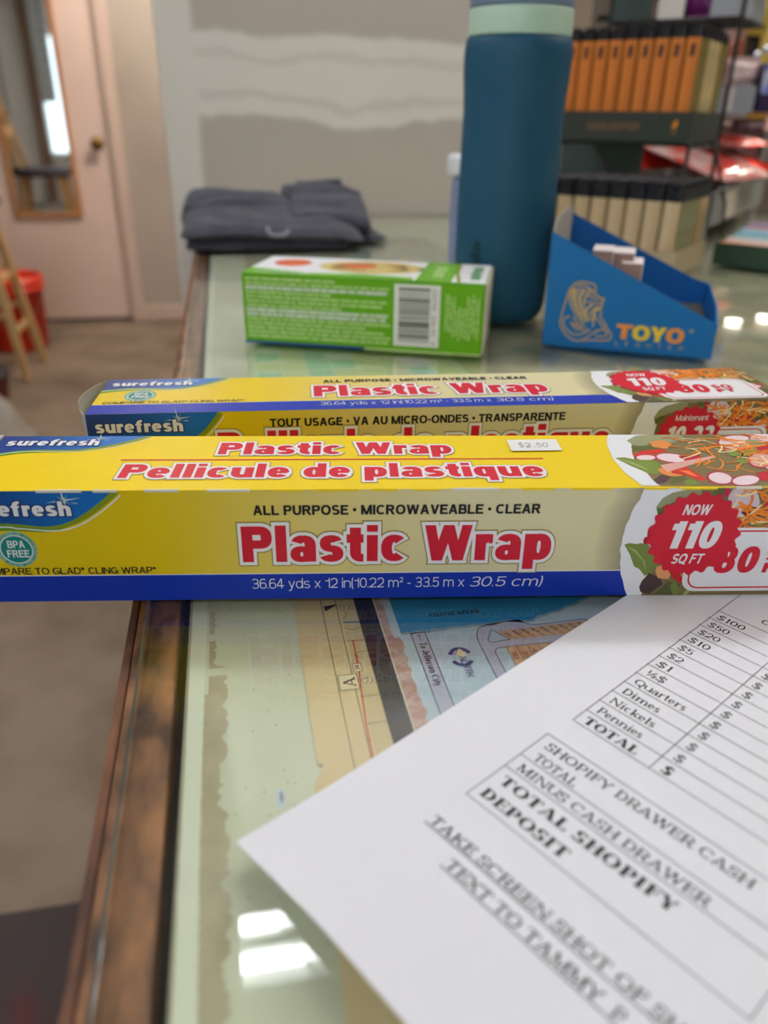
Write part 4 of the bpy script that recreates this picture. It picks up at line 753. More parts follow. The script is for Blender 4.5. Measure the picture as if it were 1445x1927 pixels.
for j in range(13):
    u = 15.7 + j * .2; v0 = max(1.0, 1.4 - abs(j - 6) * .02 + rr.uniform(-.4, .4)); v1 = 4.6 - (.9 if 3 < j < 8 else 0) - rr.uniform(0, .5); v = v0 if j > 2 else v0 + .6
    while v < v1: q = rr.uniform(.05, .11); p.rect(u, v, u + .12, v + q, 'lime_text', 1); v += q + .045 + (.1 if rr.random() < .2 else 0)
p.rect(0, -.02, 9.6, .14, 'carton_base_blue', 1); p.rect(9.6, -.02, 18.5, .1, 'lime_text', 1)
p.build('side_print', t)
p = Print(lambda u, v, k: (u / 100, v / 100, Hh + .0001 + k * .00005))
p.rect(0, 0, 13.2, 8, 'ink_white', 0); p.poly([(0, 0), (13.2, 0), (13.2, 1.1), (9, 1.6), (5, 1.1), (0, 2.4)], 'lime', 1)
p.disc((2.6, 5.2), 1.5, 1.6, 'sauce', 2); p.disc((8.0, 5.0), 1.6, 1.2, 'sauce', 3); p.disc((9.2, 4.6), 4.2, 2.7, 'pasta', 2)
rr = random.Random(3)
for i in range(60):
    a = rr.uniform(0, 6.28); q = [(9.2 + 3.6 * math.cos(a + s * .2) * rr.uniform(.5, 1), 4.6 + 2.2 * math.sin(a + s * .2) * rr.uniform(.5, 1)) for s in range(3)]; p.strip(q, .14, rr.choice(('pasta', 'sauce', 'strawp', 'lime_dark')), 4)
p.text('surefresh', .8, 5.2, .5, .5, BOLD, 'ink_white', 5)
p.rect(13.2, 0, 16.0, 8, 'lime', 1); p.rect(13.1, 0, 13.35, 8, 'ink_white', 2); p.textat('surefresh', 15.2, 1.6, 4.6, 1.1, 90, BOLD, 'lime_text', 3)
p.rect(16.0, 0, 18.5, 8, 'ink_white', 1); p.strip([(16.0, 8), (16.1, 4), (16.6, .1)], .3, 'olive_green', 3); p.textat('surefresh', 18.0, 1.3, 5.4, 1.0, 90, HEAVY, 'green_letter', 3)
p.build('top_print', t)
b = MB(); b.box((L + .0002, .001, .0005), (L + .0012, D - .001, Hh - .0005), 'carton_edge', .0003); b.build('end_flap', t)

# ================================================================ blue flask
mat('flask_blue', (30, 82, 112), .55, spec=.3, bump=.04, bscale=900); mat('flask_band', (192, 220, 204), .45); mat('flask_lid', (116, 136, 164), .45); mat('flask_letter', (20, 44, 58), .5); mat('band_letter', (196, 226, 206), .3)
t = thing('water_bottle', 'tall matte blue water bottle with pale green band, behind the green carton', 'bottle', (.236, .676, .0002))
b = MB(); b.lathe([(.030, 0), (.0335, .0006), (.0362, .003), (.0388, .008), (.0402, .014), (.0408, .03), (.0414, .06), (.0417, .09), (.0411, .12), (.0407, .148), (.0406, .165), (.0412, .178), (.0421, .190), (.0424, .202), (.0422, .2085), (.0412, .2145), (.0396, .2160)], 'flask_blue', 72); b.build('bottle_body', t)
b = MB(); b.lathe([(.0392, .2161), (.0401, .2163), (.0404, .218), (.0402, .2328), (.0399, .2343), (.039, .2345)], 'flask_band', 72); bd = b.build('band', t)
b = MB(); b.lathe([(.0385, .2346), (.0397, .2348), (.0399, .238), (.0399, .262), (.0392, .268), (.036, .272), (.02, .2735), (.001, .2736)], 'flask_lid', 72); b.build('lid', t)
def cyl(R, z0, a0): return lambda u, v, k: ((R + k * .00008) * math.cos(a0 + u / 100 / R), (R + k * .00008) * math.sin(a0 + u / 100 / R), z0 + v / 100)
p = Print(cyl(.04045, .2215, -1.95)); p.text('owala', 0, 3.0, .05, .75, MED, 'band_letter', 1, 0, None, None, .5); p.build('band_lettering', bd)
p = Print(cyl(.0420, .0, -2.47)); p.textat('owala', .4, 2.2, 4.6, .85, 90, BLACK, 'flask_letter', 1); o = p.build('bottle_lettering', t)
# small white bottle behind it
mat('bottle_white', (225, 228, 236), .35); mat('bottle_blue', (128, 142, 180), .35)
t = thing('small_bottle', 'small white capped bottle mostly hidden behind the blue water bottle', 'bottle', (.281, .955, .0002))
b = MB(); b.lathe([(.014, 0), (.016, .002), (.0165, .01), (.0165, .085), (.015, .097), (.0135, .1005)], 'bottle_blue', 32); b.build('bottle_body', t)
b = MB(); b.lathe([(.0215, .1006), (.0222, .102), (.0222, .119), (.020, .122), (.001, .1225)], 'bottle_white', 32); b.build('cap', t)

# ================================================================ blue display carton
ink('toyo_blue', (0, 108, 180), .4); ink('toyo_gold', (226, 176, 60), .35); ink('toyo_orange', (236, 150, 56), .35); ink('toyo_yellow', (240, 208, 52), .35); ink('grey_board', (176, 172, 166), .7); ink('toyo_inner', (0, 92, 172), .5)
t = thing('display_carton', 'blue slanted display carton printed TOYO in gold, right of the water bottle', 'box', (.2394, .5747, .0003), -28.33)
L, D, TH = .1268, .150, .0012
def panel(b, pts, y0, y1, m0, m1):
    n = len(pts); b.poly([(x, y0, z) for x, z in pts], m0); b.poly([(x, y1, z) for x, z in pts][::-1], m1)
    for i in range(n): (xa, za), (xb, zb) = pts[i], pts[(i + 1) % n]; b.poly([(xa, y0, za), (xa, y1, za), (xb, y1, zb), (xb, y0, zb)], m0)
b = MB(); prof = [(0, 0), (L, 0), (L, .0258), (-.001, .0850)]; panel(b, prof, 0, TH, 'toyo_blue', 'grey_board'); fp = b.build('front_panel', t)
b = MB(); panel(b, [(0, 0), (L, 0), (L, .0300), (.112, .0345), (-.001, .0850)], D - TH, D, 'toyo_inner', 'toyo_blue'); b.build('back_panel', t)
b = MB(); pts = [(TH, .0), (D - TH, 0), (D - TH, .080), (D - .012, .089), (D - .03, .0935), (.03, .0935), (.012, .0915), (TH, .086)]
b.poly([(.0, y, z) for y, z in pts], 'grey_board'); b.poly([(.0010, y, z) for y, z in pts][::-1], 'grey_board')
for i in range(len(pts)): (ya, za), (yb, zb) = pts[i], pts[(i + 1) % len(pts)]; b.poly([(0, ya, za), (.001, ya, za), (.001, yb, zb), (0, yb, zb)], 'grey_board')
b.build('tall_end_panel', t)
b = MB(); pts = [(TH, .0), (D - TH, 0), (D - TH, .030), (D - .02, .0335), (.03, .0335), (TH, .0262)]
b.poly([(L - .001, y, z) for y, z in pts], 'toyo_inner'); b.poly([(L, y, z) for y, z in pts][::-1], 'toyo_blue')
for i in range(len(pts)): (ya, za), (yb, zb) = pts[i], pts[(i + 1) % len(pts)]; b.poly([(L - .001, ya, za), (L, ya, za), (L, yb, zb), (L - .001, yb, zb)], 'toyo_blue')
b.build('low_end_panel', t)
b = MB(); b.box((.001, TH, 0), (L - .001, D - TH, .001), 'grey_board'); b.build('base_panel', t)
p = Print(lambda u, v, k: (u / 100, -.0001 - k * .00006, v / 100))
def curve(pts, t_, mt='toyo_gold', k=2, t1=None): p.strip(smooth_tab(pts, 2), t_, mt, k, t1)
LION = [('o',[(1.24,1.87),(1.31,2.42),(1.36,2.79),(1.55,3.79),(1.73,4.51),(2.12,4.94),(2.63,5.06),(3.0,4.95)]),('o',[(3.0,4.95),(3.34,4.98),(3.64,4.69),(3.63,4.43),(3.33,4.41),(3.05,4.52)]),('m',[(1.88,4.44),(1.74,3.72),(2.06,2.94),(2.58,2.34),(2.87,1.82)]),('m',[(2.08,4.54),(2.01,3.74),(2.32,2.96),(2.74,2.45),(3.05,1.84)]),('m',[(2.36,4.47),(2.23,3.75),(2.49,3.06),(2.88,2.46),(3.17,1.94)]),('m',[(2.72,4.41),(2.49,3.77),(2.71,3.08),(3.0,2.56),(3.29,2.04)]),('m',[(3.09,4.26),(2.82,3.62),(2.94,3.01),(3.19,2.48),(3.41,2.14)]),('m',[(3.55,3.41),(3.15,3.11),(3.12,2.66),(3.36,2.14)]),('m',[(3.92,3.26),(3.45,2.87),(3.42,2.41),(3.54,2.15)]),('m',[(4.11,3.19),(3.71,2.89),(3.72,2.44),(3.64,2.07)]),('u',[(2.15,4.72),(2.67,4.8),(3.13,4.61),(3.61,4.3),(4.0,3.97),(4.28,3.82)]),('u',[(2.44,4.48),(2.89,4.42),(3.44,4.2),(4.01,3.89),(4.29,3.73)]),('u',[(2.85,4.07),(3.39,3.97),(3.96,3.62),(4.19,3.55)]),('u',[(2.83,3.53),(3.35,3.62),(3.9,3.44),(4.21,3.42)]),('o',[(4.26,3.99),(4.34,3.74),(4.19,3.55),(4.26,3.33),(4.12,3.1),(4.29,2.84),(4.14,2.61)]),('o',[(1.32,2.33),(1.24,1.87),(1.44,1.33),(1.91,0.82),(2.58,0.5),(3.11,0.6),(3.76,1.17),(4.16,1.48)]),('o',[(1.99,2.39),(1.56,2.26),(1.46,1.89),(1.75,1.36),(2.34,0.99),(2.88,1.0),(3.63,1.48)]),('o',[(4.14,2.61),(4.5,2.23),(4.95,1.55),(5.26,1.21),(5.22,0.88),(4.8,0.71),(3.82,0.71),(3.21,0.56)]),('o',[(3.85,2.45),(4.25,2.12),(4.68,1.57),(4.94,1.27),(4.84,1.08),(4.05,1.01)]),('o',[(3.76,1.17),(4.33,1.54),(4.6,1.56)]),('u',[(2.05,1.94),(2.36,1.6),(2.66,1.35),(2.98,1.65),(3.45,1.51)]),('u',[(2.26,2.41),(2.4,1.97),(2.79,1.72),(3.14,1.8)]),('u',[(3.78,1.72),(3.77,2.44),(3.89,2.81)]),('u',[(2.16,1.76),(2.51,1.79),(2.92,1.41),(3.47,1.32)])]
for i, (k_, pts) in enumerate(LION):
    if k_ == 'o': curve(pts, .085)
    elif k_ == 'm': curve(pts, .15, 'toyo_yellow' if i % 2 else 'toyo_gold', 2 + .1 * i, .04)
    else: curve(pts, .10, 'toyo_gold', 3 + .1 * i, .04)
for ch, u0, u1, mt in (('T', 5.55, 6.75, 'toyo_orange'), ('O', 6.75, 8.05, 'toyo_yellow'), ('Y', 8.05, 9.2, 'toyo_yellow'), ('O', 9.2, 10.5, 'toyo_orange')): p.text(ch, u0, u1, .98, 1.12, HEAVY, mt, 3)
p.ring((10.95, 2.0), .14, .05, 'toyo_gold', 2, 12)
for i, ch in enumerate('LIGHTER'): p.text(ch, 5.6 + i * .78, 5.6 + i * .78 + (.1 if ch == 'I' else .3), .5, .28, REG, 'toyo_gold', 2)
p.build('front_print', fp)
mat('pack_brown', (150, 118, 112), .6); mat('pack_white', (226, 216, 216), .6); mat('tray_black', (16, 16, 20), .5)
dC, dS = math.cos(math.radians(-28.33)), math.sin(math.radians(-28.33))
def inT(x, y, z): return (.2394 + x * dC - y * dS, .5747 + x * dS + y * dC, z + .0003)
for i, (x, y, z, l) in enumerate(((.030, .012, .001, 'pinkish paper pack in the blue carton, far left of the upper two'), (.0455, .014, .001, 'pinkish paper pack in the blue carton beside the first'), (.0525, .006, .001, 'pinkish paper pack in the blue carton, lower than the other two'))):
    q = thing('paper_pack', l, 'packet', inT(x, y, z), -28.33, 'paper packs in the display carton'); hh = (.0705, .0695, .0635)[i]
    b = MB(); b.box((0, 0, 0), (.0145, .030, hh), 'pack_brown', .0004); b.build('pack', q)
    b = MB(); b.box((.0006, -.0003, hh - .016), (.0139, -.0001, hh - .014), 'pack_white'); b.box((.0146, .0002, hh - .018), (.0152, .029, hh), 'pack_white'); b.box((-.0002, -.0002, hh), (.0148, .0302, hh + .0006), 'pack_white'); b.build('pale_edge', q)
q = thing('black_insert', 'black insert at the low end inside the blue display carton', 'insert', inT(.072, .003, .001), -28.33); b = MB(); b.box((0, 0, 0), (.050, .10, .020), 'tray_black', .002); b.build('block', q)


# ================================================================ folded towel
mat('towel_grey', (66, 66, 78), .95, c2=(44, 44, 56), nscale=40, lo=.3, hi=.7, bump=.9, bscale=420, sheen=.15); mat('tag_grey', (150, 152, 160), .7)
t = thing('towel', 'dark grey towel folded in a heap at the far left corner of the counter', 'towel', (-.060, 1.072, .0006), 1)
from mathutils import noise as NZ
def cloth(b, x0, x1, y0, y1, zb, zt, r, mt, nu=48, nv=26, wob=.004, seed=0):
    def edge(i, j):
        X = x0 + (x1 - x0) * i; Y = y0 + (y1 - y0) * j
        wx = NZ.noise(Vector((X * 9, Y * 9, seed))) * wob; wy = NZ.noise(Vector((X * 12, Y * 12, seed + 7))) * wob
        return X + wx, Y + wy
    def prof(i, j):
        a = min(1, min(i, 1 - i) * (x1 - x0) / r); c = min(1, min(j, 1 - j) * (y1 - y0) / r)
        return math.sqrt(max(0, 1 - (1 - a) ** 2)) * math.sqrt(max(0, 1 - (1 - c) ** 2))
    def top(i, j):
        X, Y = edge(i, j); z0, z1 = zb(X, Y), zt(X, Y); return (X, Y, z0 + (z1 - z0) * (.45 + .55 * prof(i, j)) + NZ.noise(Vector((X * 60, Y * 60, seed))) * .0012)
    def bot(i, j):
        X, Y = edge(i, j); z0, z1 = zb(X, Y), zt(X, Y); return (X, Y, z0 + (z1 - z0) * (.45 - .45 * prof(i, j)))
    b.grid(top, nu, nv, mt); b.grid(bot, nu, nv, mt)
b = MB()
cloth(b, .006, .222, .004, .20, lambda x, y: 0, lambda x, y: .011, .006, 'towel_grey', seed=1)
cloth(b, .150, .285, .055, .20, lambda x, y: .001, lambda x, y: .016 - .01 * max(0, (x - .24) / .05), .012, 'towel_grey', seed=2)
def crease(x, y): return .0022 * math.sin(y * 150 + 5 * NZ.noise(Vector((x * 11, y * 16, 2)))) + .004 * NZ.noise(Vector((x * 13, y * 20, 4)))
def t2(x, y): return .026 + .024 * min(1, max(0, y / .13)) + .004 * math.exp(-((x - .07) / .05) ** 2) - .014 * max(0, (x - .20) / .04) + crease(x, y) * min(1, y / .03)
cloth(b, .0, .240, .0, .21, lambda x, y: .0115 + .003 * math.sin(x * 22), t2, .018, 'towel_grey', 60, 34, wob=.007, seed=3)
def t3(x, y): return .030 + .024 * min(1, max(0, y / .13)) + .015 * math.exp(-((y - .16) / .07) ** 2) - .010 * max(0, (x - .235) / .03) + crease(x, y)
cloth(b, .150, .262, .045, .205, lambda x, y: .022 + .010 * min(1, y / .13) - .016 * max(0, (x - .21) / .05), t3, .007, 'towel_grey', 40, 30, wob=.012, seed=5)
cloth(b, .165, .236, .150, .190, lambda x, y: .050, lambda x, y: .0745 + .002 * math.sin(x * 60), .006, 'towel_grey', 24, 14, wob=.006, seed=12)
cloth(b, .005, .150, .10, .212, lambda x, y: .040, lambda x, y: t2(x, y) + .006, .016, 'towel_grey', wob=.010, seed=9)
b.build('folded_cloth', t)
b = MB(); b.tube([(.112, -.001, .030), (.113, -.004, .022), (.122, -.006, .0195), (.134, -.0055, .020), (.139, -.003, .026)], .0018, 'tag_grey', 8); b.build('hanging_loop', t, (0, 0, 0))['label'] = 'pale loop tag on the front fold'

# ================================================================ lighter display
mat('lighter_black', (14, 15, 20), .3, c2=(26, 28, 36), nscale=60); mat('lighter_tan', (206, 182, 148), .45, c2=(190, 164, 128), nscale=30, stretch=(3, 3, .3)); mat('lighter_orange', (214, 126, 46), .45, c2=(198, 110, 36), nscale=30, stretch=(3, 3, .3))
mat('wrap_green', (66, 96, 46), .5, c2=(96, 118, 70), nscale=52, lo=.45, hi=.6, stretch=(1, 1, .35)); mat('wrap_beige', (194, 178, 138), .5, c2=(110, 124, 84), nscale=60, lo=.45, hi=.6, stretch=(1, 1, .35)); mat('wrap_pale', (150, 176, 168), .5); mat('wrap_label', (206, 196, 150), .5, c2=(150, 166, 130), nscale=40, lo=.45, hi=.6); mat('tray_green', (44, 52, 44), .5); mat('tray_letter', (128, 92, 62), .5); mat('kraft_board', (178, 162, 130), .7); mat('panel_teal', (44, 60, 60), .6)
RO, RA = (.491, .830), -45.0
rc, rs = math.cos(math.radians(RA)), math.sin(math.radians(RA))
def rk(x, y, z): return (RO[0] + x * rc - y * rs, RO[1] + x * rs + y * rc, z)
def rounded(b, w_, d_, z0, z1, r, mts, n=4):
    pts = [(cx + r * math.cos(a), cy + r * math.sin(a)) for cx, cy, s in ((w_ / 2 - r, -d_ / 2 + r, -90), (w_ / 2 - r, d_ / 2 - r, 0), (-w_ / 2 + r, d_ / 2 - r, 90), (-w_ / 2 + r, -d_ / 2 + r, 180)) for a in [math.radians(s + q * 90 / n) for q in range(n + 1)]]
    N = len(pts)
    for i in range(N):
        (xa, ya), (xb, yb) = pts[i], pts[(i + 1) % N]; mx, my = (xa + xb) / 2, (ya + yb) / 2
        mt = mts[0] if my < -d_ * .38 else mts[1]
        b.add([(xa, ya, z0), (xb, yb, z0), (xb, yb, z1), (xa, ya, z1)], [(0, 1, 2, 3)], mt, True)
    b.poly([(x, y, z1) for x, y in pts], mts[0]); b.poly([(x, y, z0) for x, y in pts][::-1], mts[0])
def make_lighter(label, group, front, side, w_, d_, hb_, hc, mark):
    t = thing('lighter', label, 'lighter', (0, 0, 0), 0, group)
    b = MB(); rounded(b, w_, d_, 0, hb_, .0036, (front, side)); o = b.build('fuel_body', t)
    b = MB(); x = w_ / 2 + .0001
    if side == 'wrap_green' and not mark:
      for y0, y1, z0, z1, mm in ((-.0015, .0048, .004, hb_ * .55, 'wrap_beige'), (.0005, .0055, hb_ * .56, hb_ * .97, 'wrap_beige'), (-.0050, -.0030, hb_ * .15, hb_ * .4, 'wrap_pale'), (-.0052, -.0034, hb_ * .62, hb_ * .85, 'wrap_pale')): b.poly([(x, y0, z0), (x, y1, z0), (x, y1, z1), (x, y0, z1)], mm)
      b.build('printed_label', o)['kind'] = 'stuff'
    if mark:
        b = MB(); y = -d_ / 2 - .0001
        for z0, z1, dx in ((.0905, .0935, .0008), (.0875, .0908, 0), (.084, .0878, .0007), (.080, .0843, -.0003)): b.poly([(-.0027 + dx, y, z0), (.0027 + dx, y, z0), (.0027 + dx, y, z1), (-.0027 + dx, y, z1)], 'lighter_black')
        b.build('printed_mark', o)
    b = MB(); rounded(b, w_ + .0012, d_ + .0006, hb_, hb_ + hc * .72, .0050, ('lighter_black', 'lighter_black')); b.box((-w_ * .36, -d_ * .36, hb_ + hc * .72), (w_ * .36, d_ * .02, hb_ + hc), 'lighter_black', .0008)
    b.tube([(-w_ * .28, d_ * .2, hb_ + hc * .8), (w_ * .28, d_ * .2, hb_ + hc * .8)], hc * .22, 'lighter_black', 10); b.build('cap', t)
    return t
TL = 'tan lighter with black cap in the lower tray, among its identical rows'; TO = 'orange lighter with black cap in the upper tray, among its identical row'
lt = make_lighter(TL, 'tan lighters in the lower tray', 'lighter_tan', 'wrap_green', .0196, .0200, .0780, .0195, False)
lo_ = make_lighter(TO, 'orange lighters in the upper tray', 'lighter_orange', 'wrap_green', .0180, .0186, .1000, .0150, True)
lb = make_lighter('orange lighter with pale side at the far end of the lower tray', 'orange lighters at the back of the lower tray', 'lighter_orange', 'wrap_beige', .0196, .0200, .0780, .0195, False)
l2 = make_lighter('lighter', 'orange lighters in the upper tray', 'lighter_orange', 'wrap_label', .0180, .0186, .1000, .0150, True)
PX, PY = .0210, .0214; used = {}
NTH = ('first', 'second', 'third', 'fourth', 'fifth', 'sixth', 'seventh', 'eighth', 'ninth')
for j in range(6):
    for i in range(8):
        pos = rk(-.0095 - i * PX, .010 + j * PY, .0024)
        src = lb if j == 5 and i < 2 or j == 4 and i == 0 else lt
        if src is lb: lab = ('orange lighter at the right rear corner of the lower tray', 'orange lighter beside the right rear corner of the lower tray')[i] if j == 5 else 'orange lighter at the right end of the lower tray, in front of the corner one'
        elif j == 0: lab = 'tan lighter, %s from the right in the front row of the lower tray' % NTH[i]
        elif i == 0: lab = 'lighter, %s from the front at the right end of the lower tray' % NTH[j]
        else: lab = 'black-capped lighter inside the block of the lower tray, behind its front row'
        if src.name not in used: used[src.name] = 1; src.location = (pos[0], pos[1], pos[2] + CZ); src.rotation_euler.z = math.radians(RA); src['label'] = lab
        else: dup(src, pos, RA, lab)
UX, UY, UZ = -.057, .184, .1512; k = 0
for j in range(7):
    for i in range(9):
        if j and i: continue
        pos = rk(UX - .0095 - i * .0194, UY + .010 + j * .0200, UZ)
        lab = 'orange lighter, %s from the right in the front row of the upper tray' % NTH[i] if j == 0 else 'green-wrapped lighter, %s from the front at the right end of the upper tray' % NTH[j]
        if j in (2, 3, 4):
            if 'l2' not in used: used['l2'] = 1; l2.location = (pos[0], pos[1], pos[2] + CZ); l2.rotation_euler.z = math.radians(RA); l2['label'] = lab.replace('green-wrapped', 'pale-wrapped')
            else: dup(l2, pos, RA, lab.replace('green-wrapped', 'pale-wrapped'))
        elif k == 0: lo_.location = (pos[0], pos[1], pos[2] + CZ); lo_.rotation_euler.z = math.radians(RA); lo_['label'] = lab
        else: dup(lo_, pos, RA, lab)
        k += 1
def tray(name, label, ox, oy, oz, w_, d_, lip, mts, z0=0):
    t = thing(name, label, 'tray', rk(ox, oy, oz), RA)
    b = MB(); b.box((-w_, -.0012, 0), (.0012, d_ + .0012, .0012), mts, 0); b.build('base_panel', t)
    b = MB(); b.box((-w_, -.0024, z0), (.0024, -.0012, lip), mts); b.build('front_lip', t)
    b = MB(); b.box((.0012, -.0012, z0), (.0024, d_ + .0012, lip), mts); b.build('side_lip', t)
    b = MB(); b.box((-w_ - .0012, -.0012, z0), (-w_, d_ + .0012, lip), mts); b.build('side_lip', t)
    b = MB(); b.box((-w_, d_ + .0012, z0), (.0024, d_ + .0024, lip), mts); b.build('rear_lip', t)
    return t
tr = tray('lighter_tray', 'dark green lettered cardboard tray holding the orange lighters on the rack', UX + .002, UY - .001, .1500, .182, .148, .0205, 'tray_green', -.0145)
p = Print(lambda u, v, k: (u / 100, -.0025 - k * .00006, v / 100)); p.text('KINGLIGHTER', -13.2, -6.2, -.1, .8, BOLD, 'tray_letter', 1)
p.poly([(-2.05, .25), (-1.75, .95), (-1.45, 1.2), (-1.35, .6), (-1.5, .2)], 'toyo_orange', 1); p.rect(-2.0, -.2, -1.4, .0, 'tray_letter', 1); p.rect(-1.95, -.55, -1.45, -.35, 'tray_letter', 1); p.build('tray_lettering', tr)
tray('lighter_tray', 'kraft board tray of tan lighters standing on the glass behind the blue carton', .0015, -.001, .0008, .172, .130, .028, 'kraft_board')
rkt = thing('display_rack', 'black wire display rack carrying the upper lighter tray and a wire shelf', 'rack', rk(0, 0, 0), RA)
def rod(name, pts, r=.0022): b = MB(); b.tube(pts, r, 'black_metal', 8); b.build(name, rkt)
xa, xb = UX - .178, UX + .004
for x in (xa, xb):
    rod('post', [(x, .345, .002), (x, .345, .60)], .003); rod('post', [(x, UY + .01, .002), (x, UY + .01, .130)], .003)
for y in (UY + .006, UY + .08, UY + .15): rod('shelf_wire', [(xa - .004, y, .1325), (xb + .004, y, .1325)])
for x in (xa, xb): rod('shelf_wire', [(x, UY + .004, .1300), (x, .345, .1300)]); rod('shelf_wire', [(x, .345, .285), (x, .50, .285)]); rod('shelf_wire', [(x, .345, .330), (x, .50, .330)])
for i in range(6): rod('shelf_wire', [(xa, .36 + i * .028, .287), (xb, .36 + i * .028, .287)])
for z in (.330, .36): rod('shelf_wire', [(xa, .50, z), (xb, .50, z)])
rod('shelf_wire', [(xb, .345, .325), (xb + .03, .60, .335)]); rod('brace', [(xa + .06, UY + .015, .128), (xa + .075, UY + .12, .03), (xa + .078, UY + .13, .002)], .0024); rod('brace', [(xb, UY + .15, .128), (xb + .018, UY + .2, .05), (xb + .02, UY + .21, .002)], .0024)
b = MB(); b.box((xa - .05, .335, .002), (xa + .08, .3395, .148), 'panel_teal'); b.build('back_panel', rkt)
# goods on the wire shelf
mat('card_white', (214, 206, 200), .6); mat('plastic_grey', (150, 152, 158), .5); mat('header_green', (46, 62, 60), .55)
q = thing('header_card', 'dark green header card on the wire shelf beside the flask lid', 'card', rk(xa + .012, .40, .2895), RA); b = MB(); b.box((-.03, 0, 0), (.028, .002, .11), 'header_green'); b.build('card', q)
q = thing('white_carton', 'plain white carton on the wire shelf above the orange lighters', 'box', rk(xa + .070, .40, .2895), RA); b = MB(); b.box((-.020, 0, 0), (.018, .03, .10), 'card_white', .001); b.build('carton_body', q); b = MB(); b.box((.0185, .001, .001), (.0192, .029, .099), 'black_metal'); b.build('dark_side', q)
q = thing('grey_bin', 'grey plastic bin at the right end of the wire shelf', 'bin', rk(xb - .012, .40, .2895), RA)
b = MB(); b.box((-.045, 0, 0), (.01, .09, .002), 'plastic_grey'); b.box((-.045, 0, .002), (.01, .002, .055), 'plastic_grey'); b.box((.008, .002, .002), (.01, .09, .055), 'plastic_grey'); b.box((-.045, .002, .002), (-.043, .09, .055), 'plastic_grey'); b.box((-.043, .088, .002), (.008, .09, .055), 'plastic_grey'); b.build('bin_body', q)

# ================================================================ crinkled bags and other goods at the right
def bagmat(n, c, c2, sc=30, rough=.18): mat(n, c, rough, c2=c2, nscale=sc, lo=.42, hi=.6, bump=1.0, bscale=80, coat=.5)
bagmat('bag_red', (220, 40, 28), (176, 24, 24)); bagmat('bag_red2', (200, 44, 34), (196, 168, 164), 22); bagmat('bag_yellow', (220, 186, 60), (176, 146, 90), 20); bagmat('bag_rust', (150, 84, 62), (178, 150, 140), 24)
bagmat('bag_pink', (226, 206, 206), (206, 172, 170), 30); bagmat('bag_blue', (86, 116, 206), (214, 214, 236), 40); bagmat('bag_navy', (40, 36, 74), (74, 48, 70), 30); bagmat('bag_brown', (126, 92, 84), (150, 116, 106), 20); bagmat('bag_mauve', (130, 86, 92), (84, 56, 66), 20); bagmat('bag_olive', (148, 140, 62), (96, 90, 50), 30); bagmat('bag_purple', (112, 24, 104), (78, 14, 76), 20)
mat('foil_gold', (214, 160, 84), .25, metal=1, bump=.8, bscale=300); mat('bead_silver', (214, 218, 226), .12, metal=1); mat('price_tag', (206, 196, 188), .5); mat('steel_grey', (150, 148, 150), .4, c2=(136, 132, 132), nscale=10); mat('slat_brown', (96, 84, 74), .7); mat('display_green', (34, 62, 46), .5)
def bag(name, label, loc, rot, w_, h_, d_, mt, group=None, seed=0, seal=None, cat='bag'):
    t = thing(name, label, cat, loc, 0, group); t.rotation_euler = tuple(math.radians(a) for a in rot)
    b = MB()
    def f(sgn):
        def g_(i, j):
            x, y = (i - .5) * w_, j * h_; q = (max(0, 1 - (2 * i - 1) ** 2)) ** .5 * (max(0, 1 - (2 * j - 1) ** 4)) ** .5
            n = NZ.noise(Vector((x * 45 + seed, y * 45, sgn * 3.1))) * .22 + NZ.noise(Vector((x * 110 + seed, y * 90, sgn))) * .12
            return (x * (1 - .05 * math.sin(j * math.pi)), sgn * d_ / 2 * q * (1 + n) + sgn * .0004, y)
        return g_
    b.grid(f(-1), 22, 22, mt); b.grid(f(1), 22, 22, mt); b.build('pouch', t)
    for z0, z1 in ((-.006, .002), (h_ - .002, h_ + .007)):
        b = MB(); b.grid(lambda i, j: ((i - .5) * w_, .0007 * math.sin(i * 60), z0 + (z1 - z0) * j), 30, 1, seal or mt); b.build('seal_strip', t)
    return t
bag('snack_bag', 'purple bag on the wire shelf between the white carton and the grey bin', rk(xb - .088, .415, .296), (0, 0, RA), .066, .10, .022, 'bag_purple', seed=4)
# slatted panel the goods hang from
t = thing('slat_panel', 'brown slatted display panel standing at the back of the counter', 'panel', (.64, 1.44, .0004))
b = MB(); b.box((0, .012, 0), (.335, .03, .56), 'slat_brown'); b.build('backing', t)
for i in range(9): b = MB(); b.box((0, 0, .006 + i * .062), (.335, .0118, .058 + i * .062), 'slat_brown', .001); b.build('slat', t)
for i, (x, z, h_, w_, mt, l) in enumerate(((.905, .300, .13, .075, 'bag_yellow', 'yellow crinkled bag hanging highest at the right'), (.955, .245, .13, .05, 'bag_yellow', 'yellow bag hanging right of the first, partly behind the silver beads'), (.880, .215, .13, .045, 'bag_rust', 'rust coloured bag hanging between the rack and the yellow bags'), (.940, .170, .07, .05, 'bag_olive', 'olive yellow bag hanging low behind the red bags'), (.875, .075, .085, .07, 'bag_brown', 'brown bag hanging under the shelf board, nearest the rack'), (.950, .06, .10, .06, 'bag_mauve', 'mauve bag hanging right of the brown bag'))):
    bag('snack_bag', l, (x, 1.415, z), (0, 0, 0), w_, h_, .03, mt, 'bags hanging at the back', seed=i * 5)
q = thing('bead_garland', 'silver bead garland strung across the hanging bags at the right', 'garland', (.80, 1.30, .225))
pts = [(.026 + i * .0145, .0, .014 + i * .0075 + .0008 * i) for i in range(7)]
b = MB(); b.tube([(-.05, .10, .0)] + pts + [(.20, .10, .10)], .0008, 'black_metal', 6); b.build('string', q)
for x, y, z in pts: b = MB(); b.ball((0, 0, 0), .0066, 'bead_silver', 14, 8); b.build('bead', q, (x, y, z))
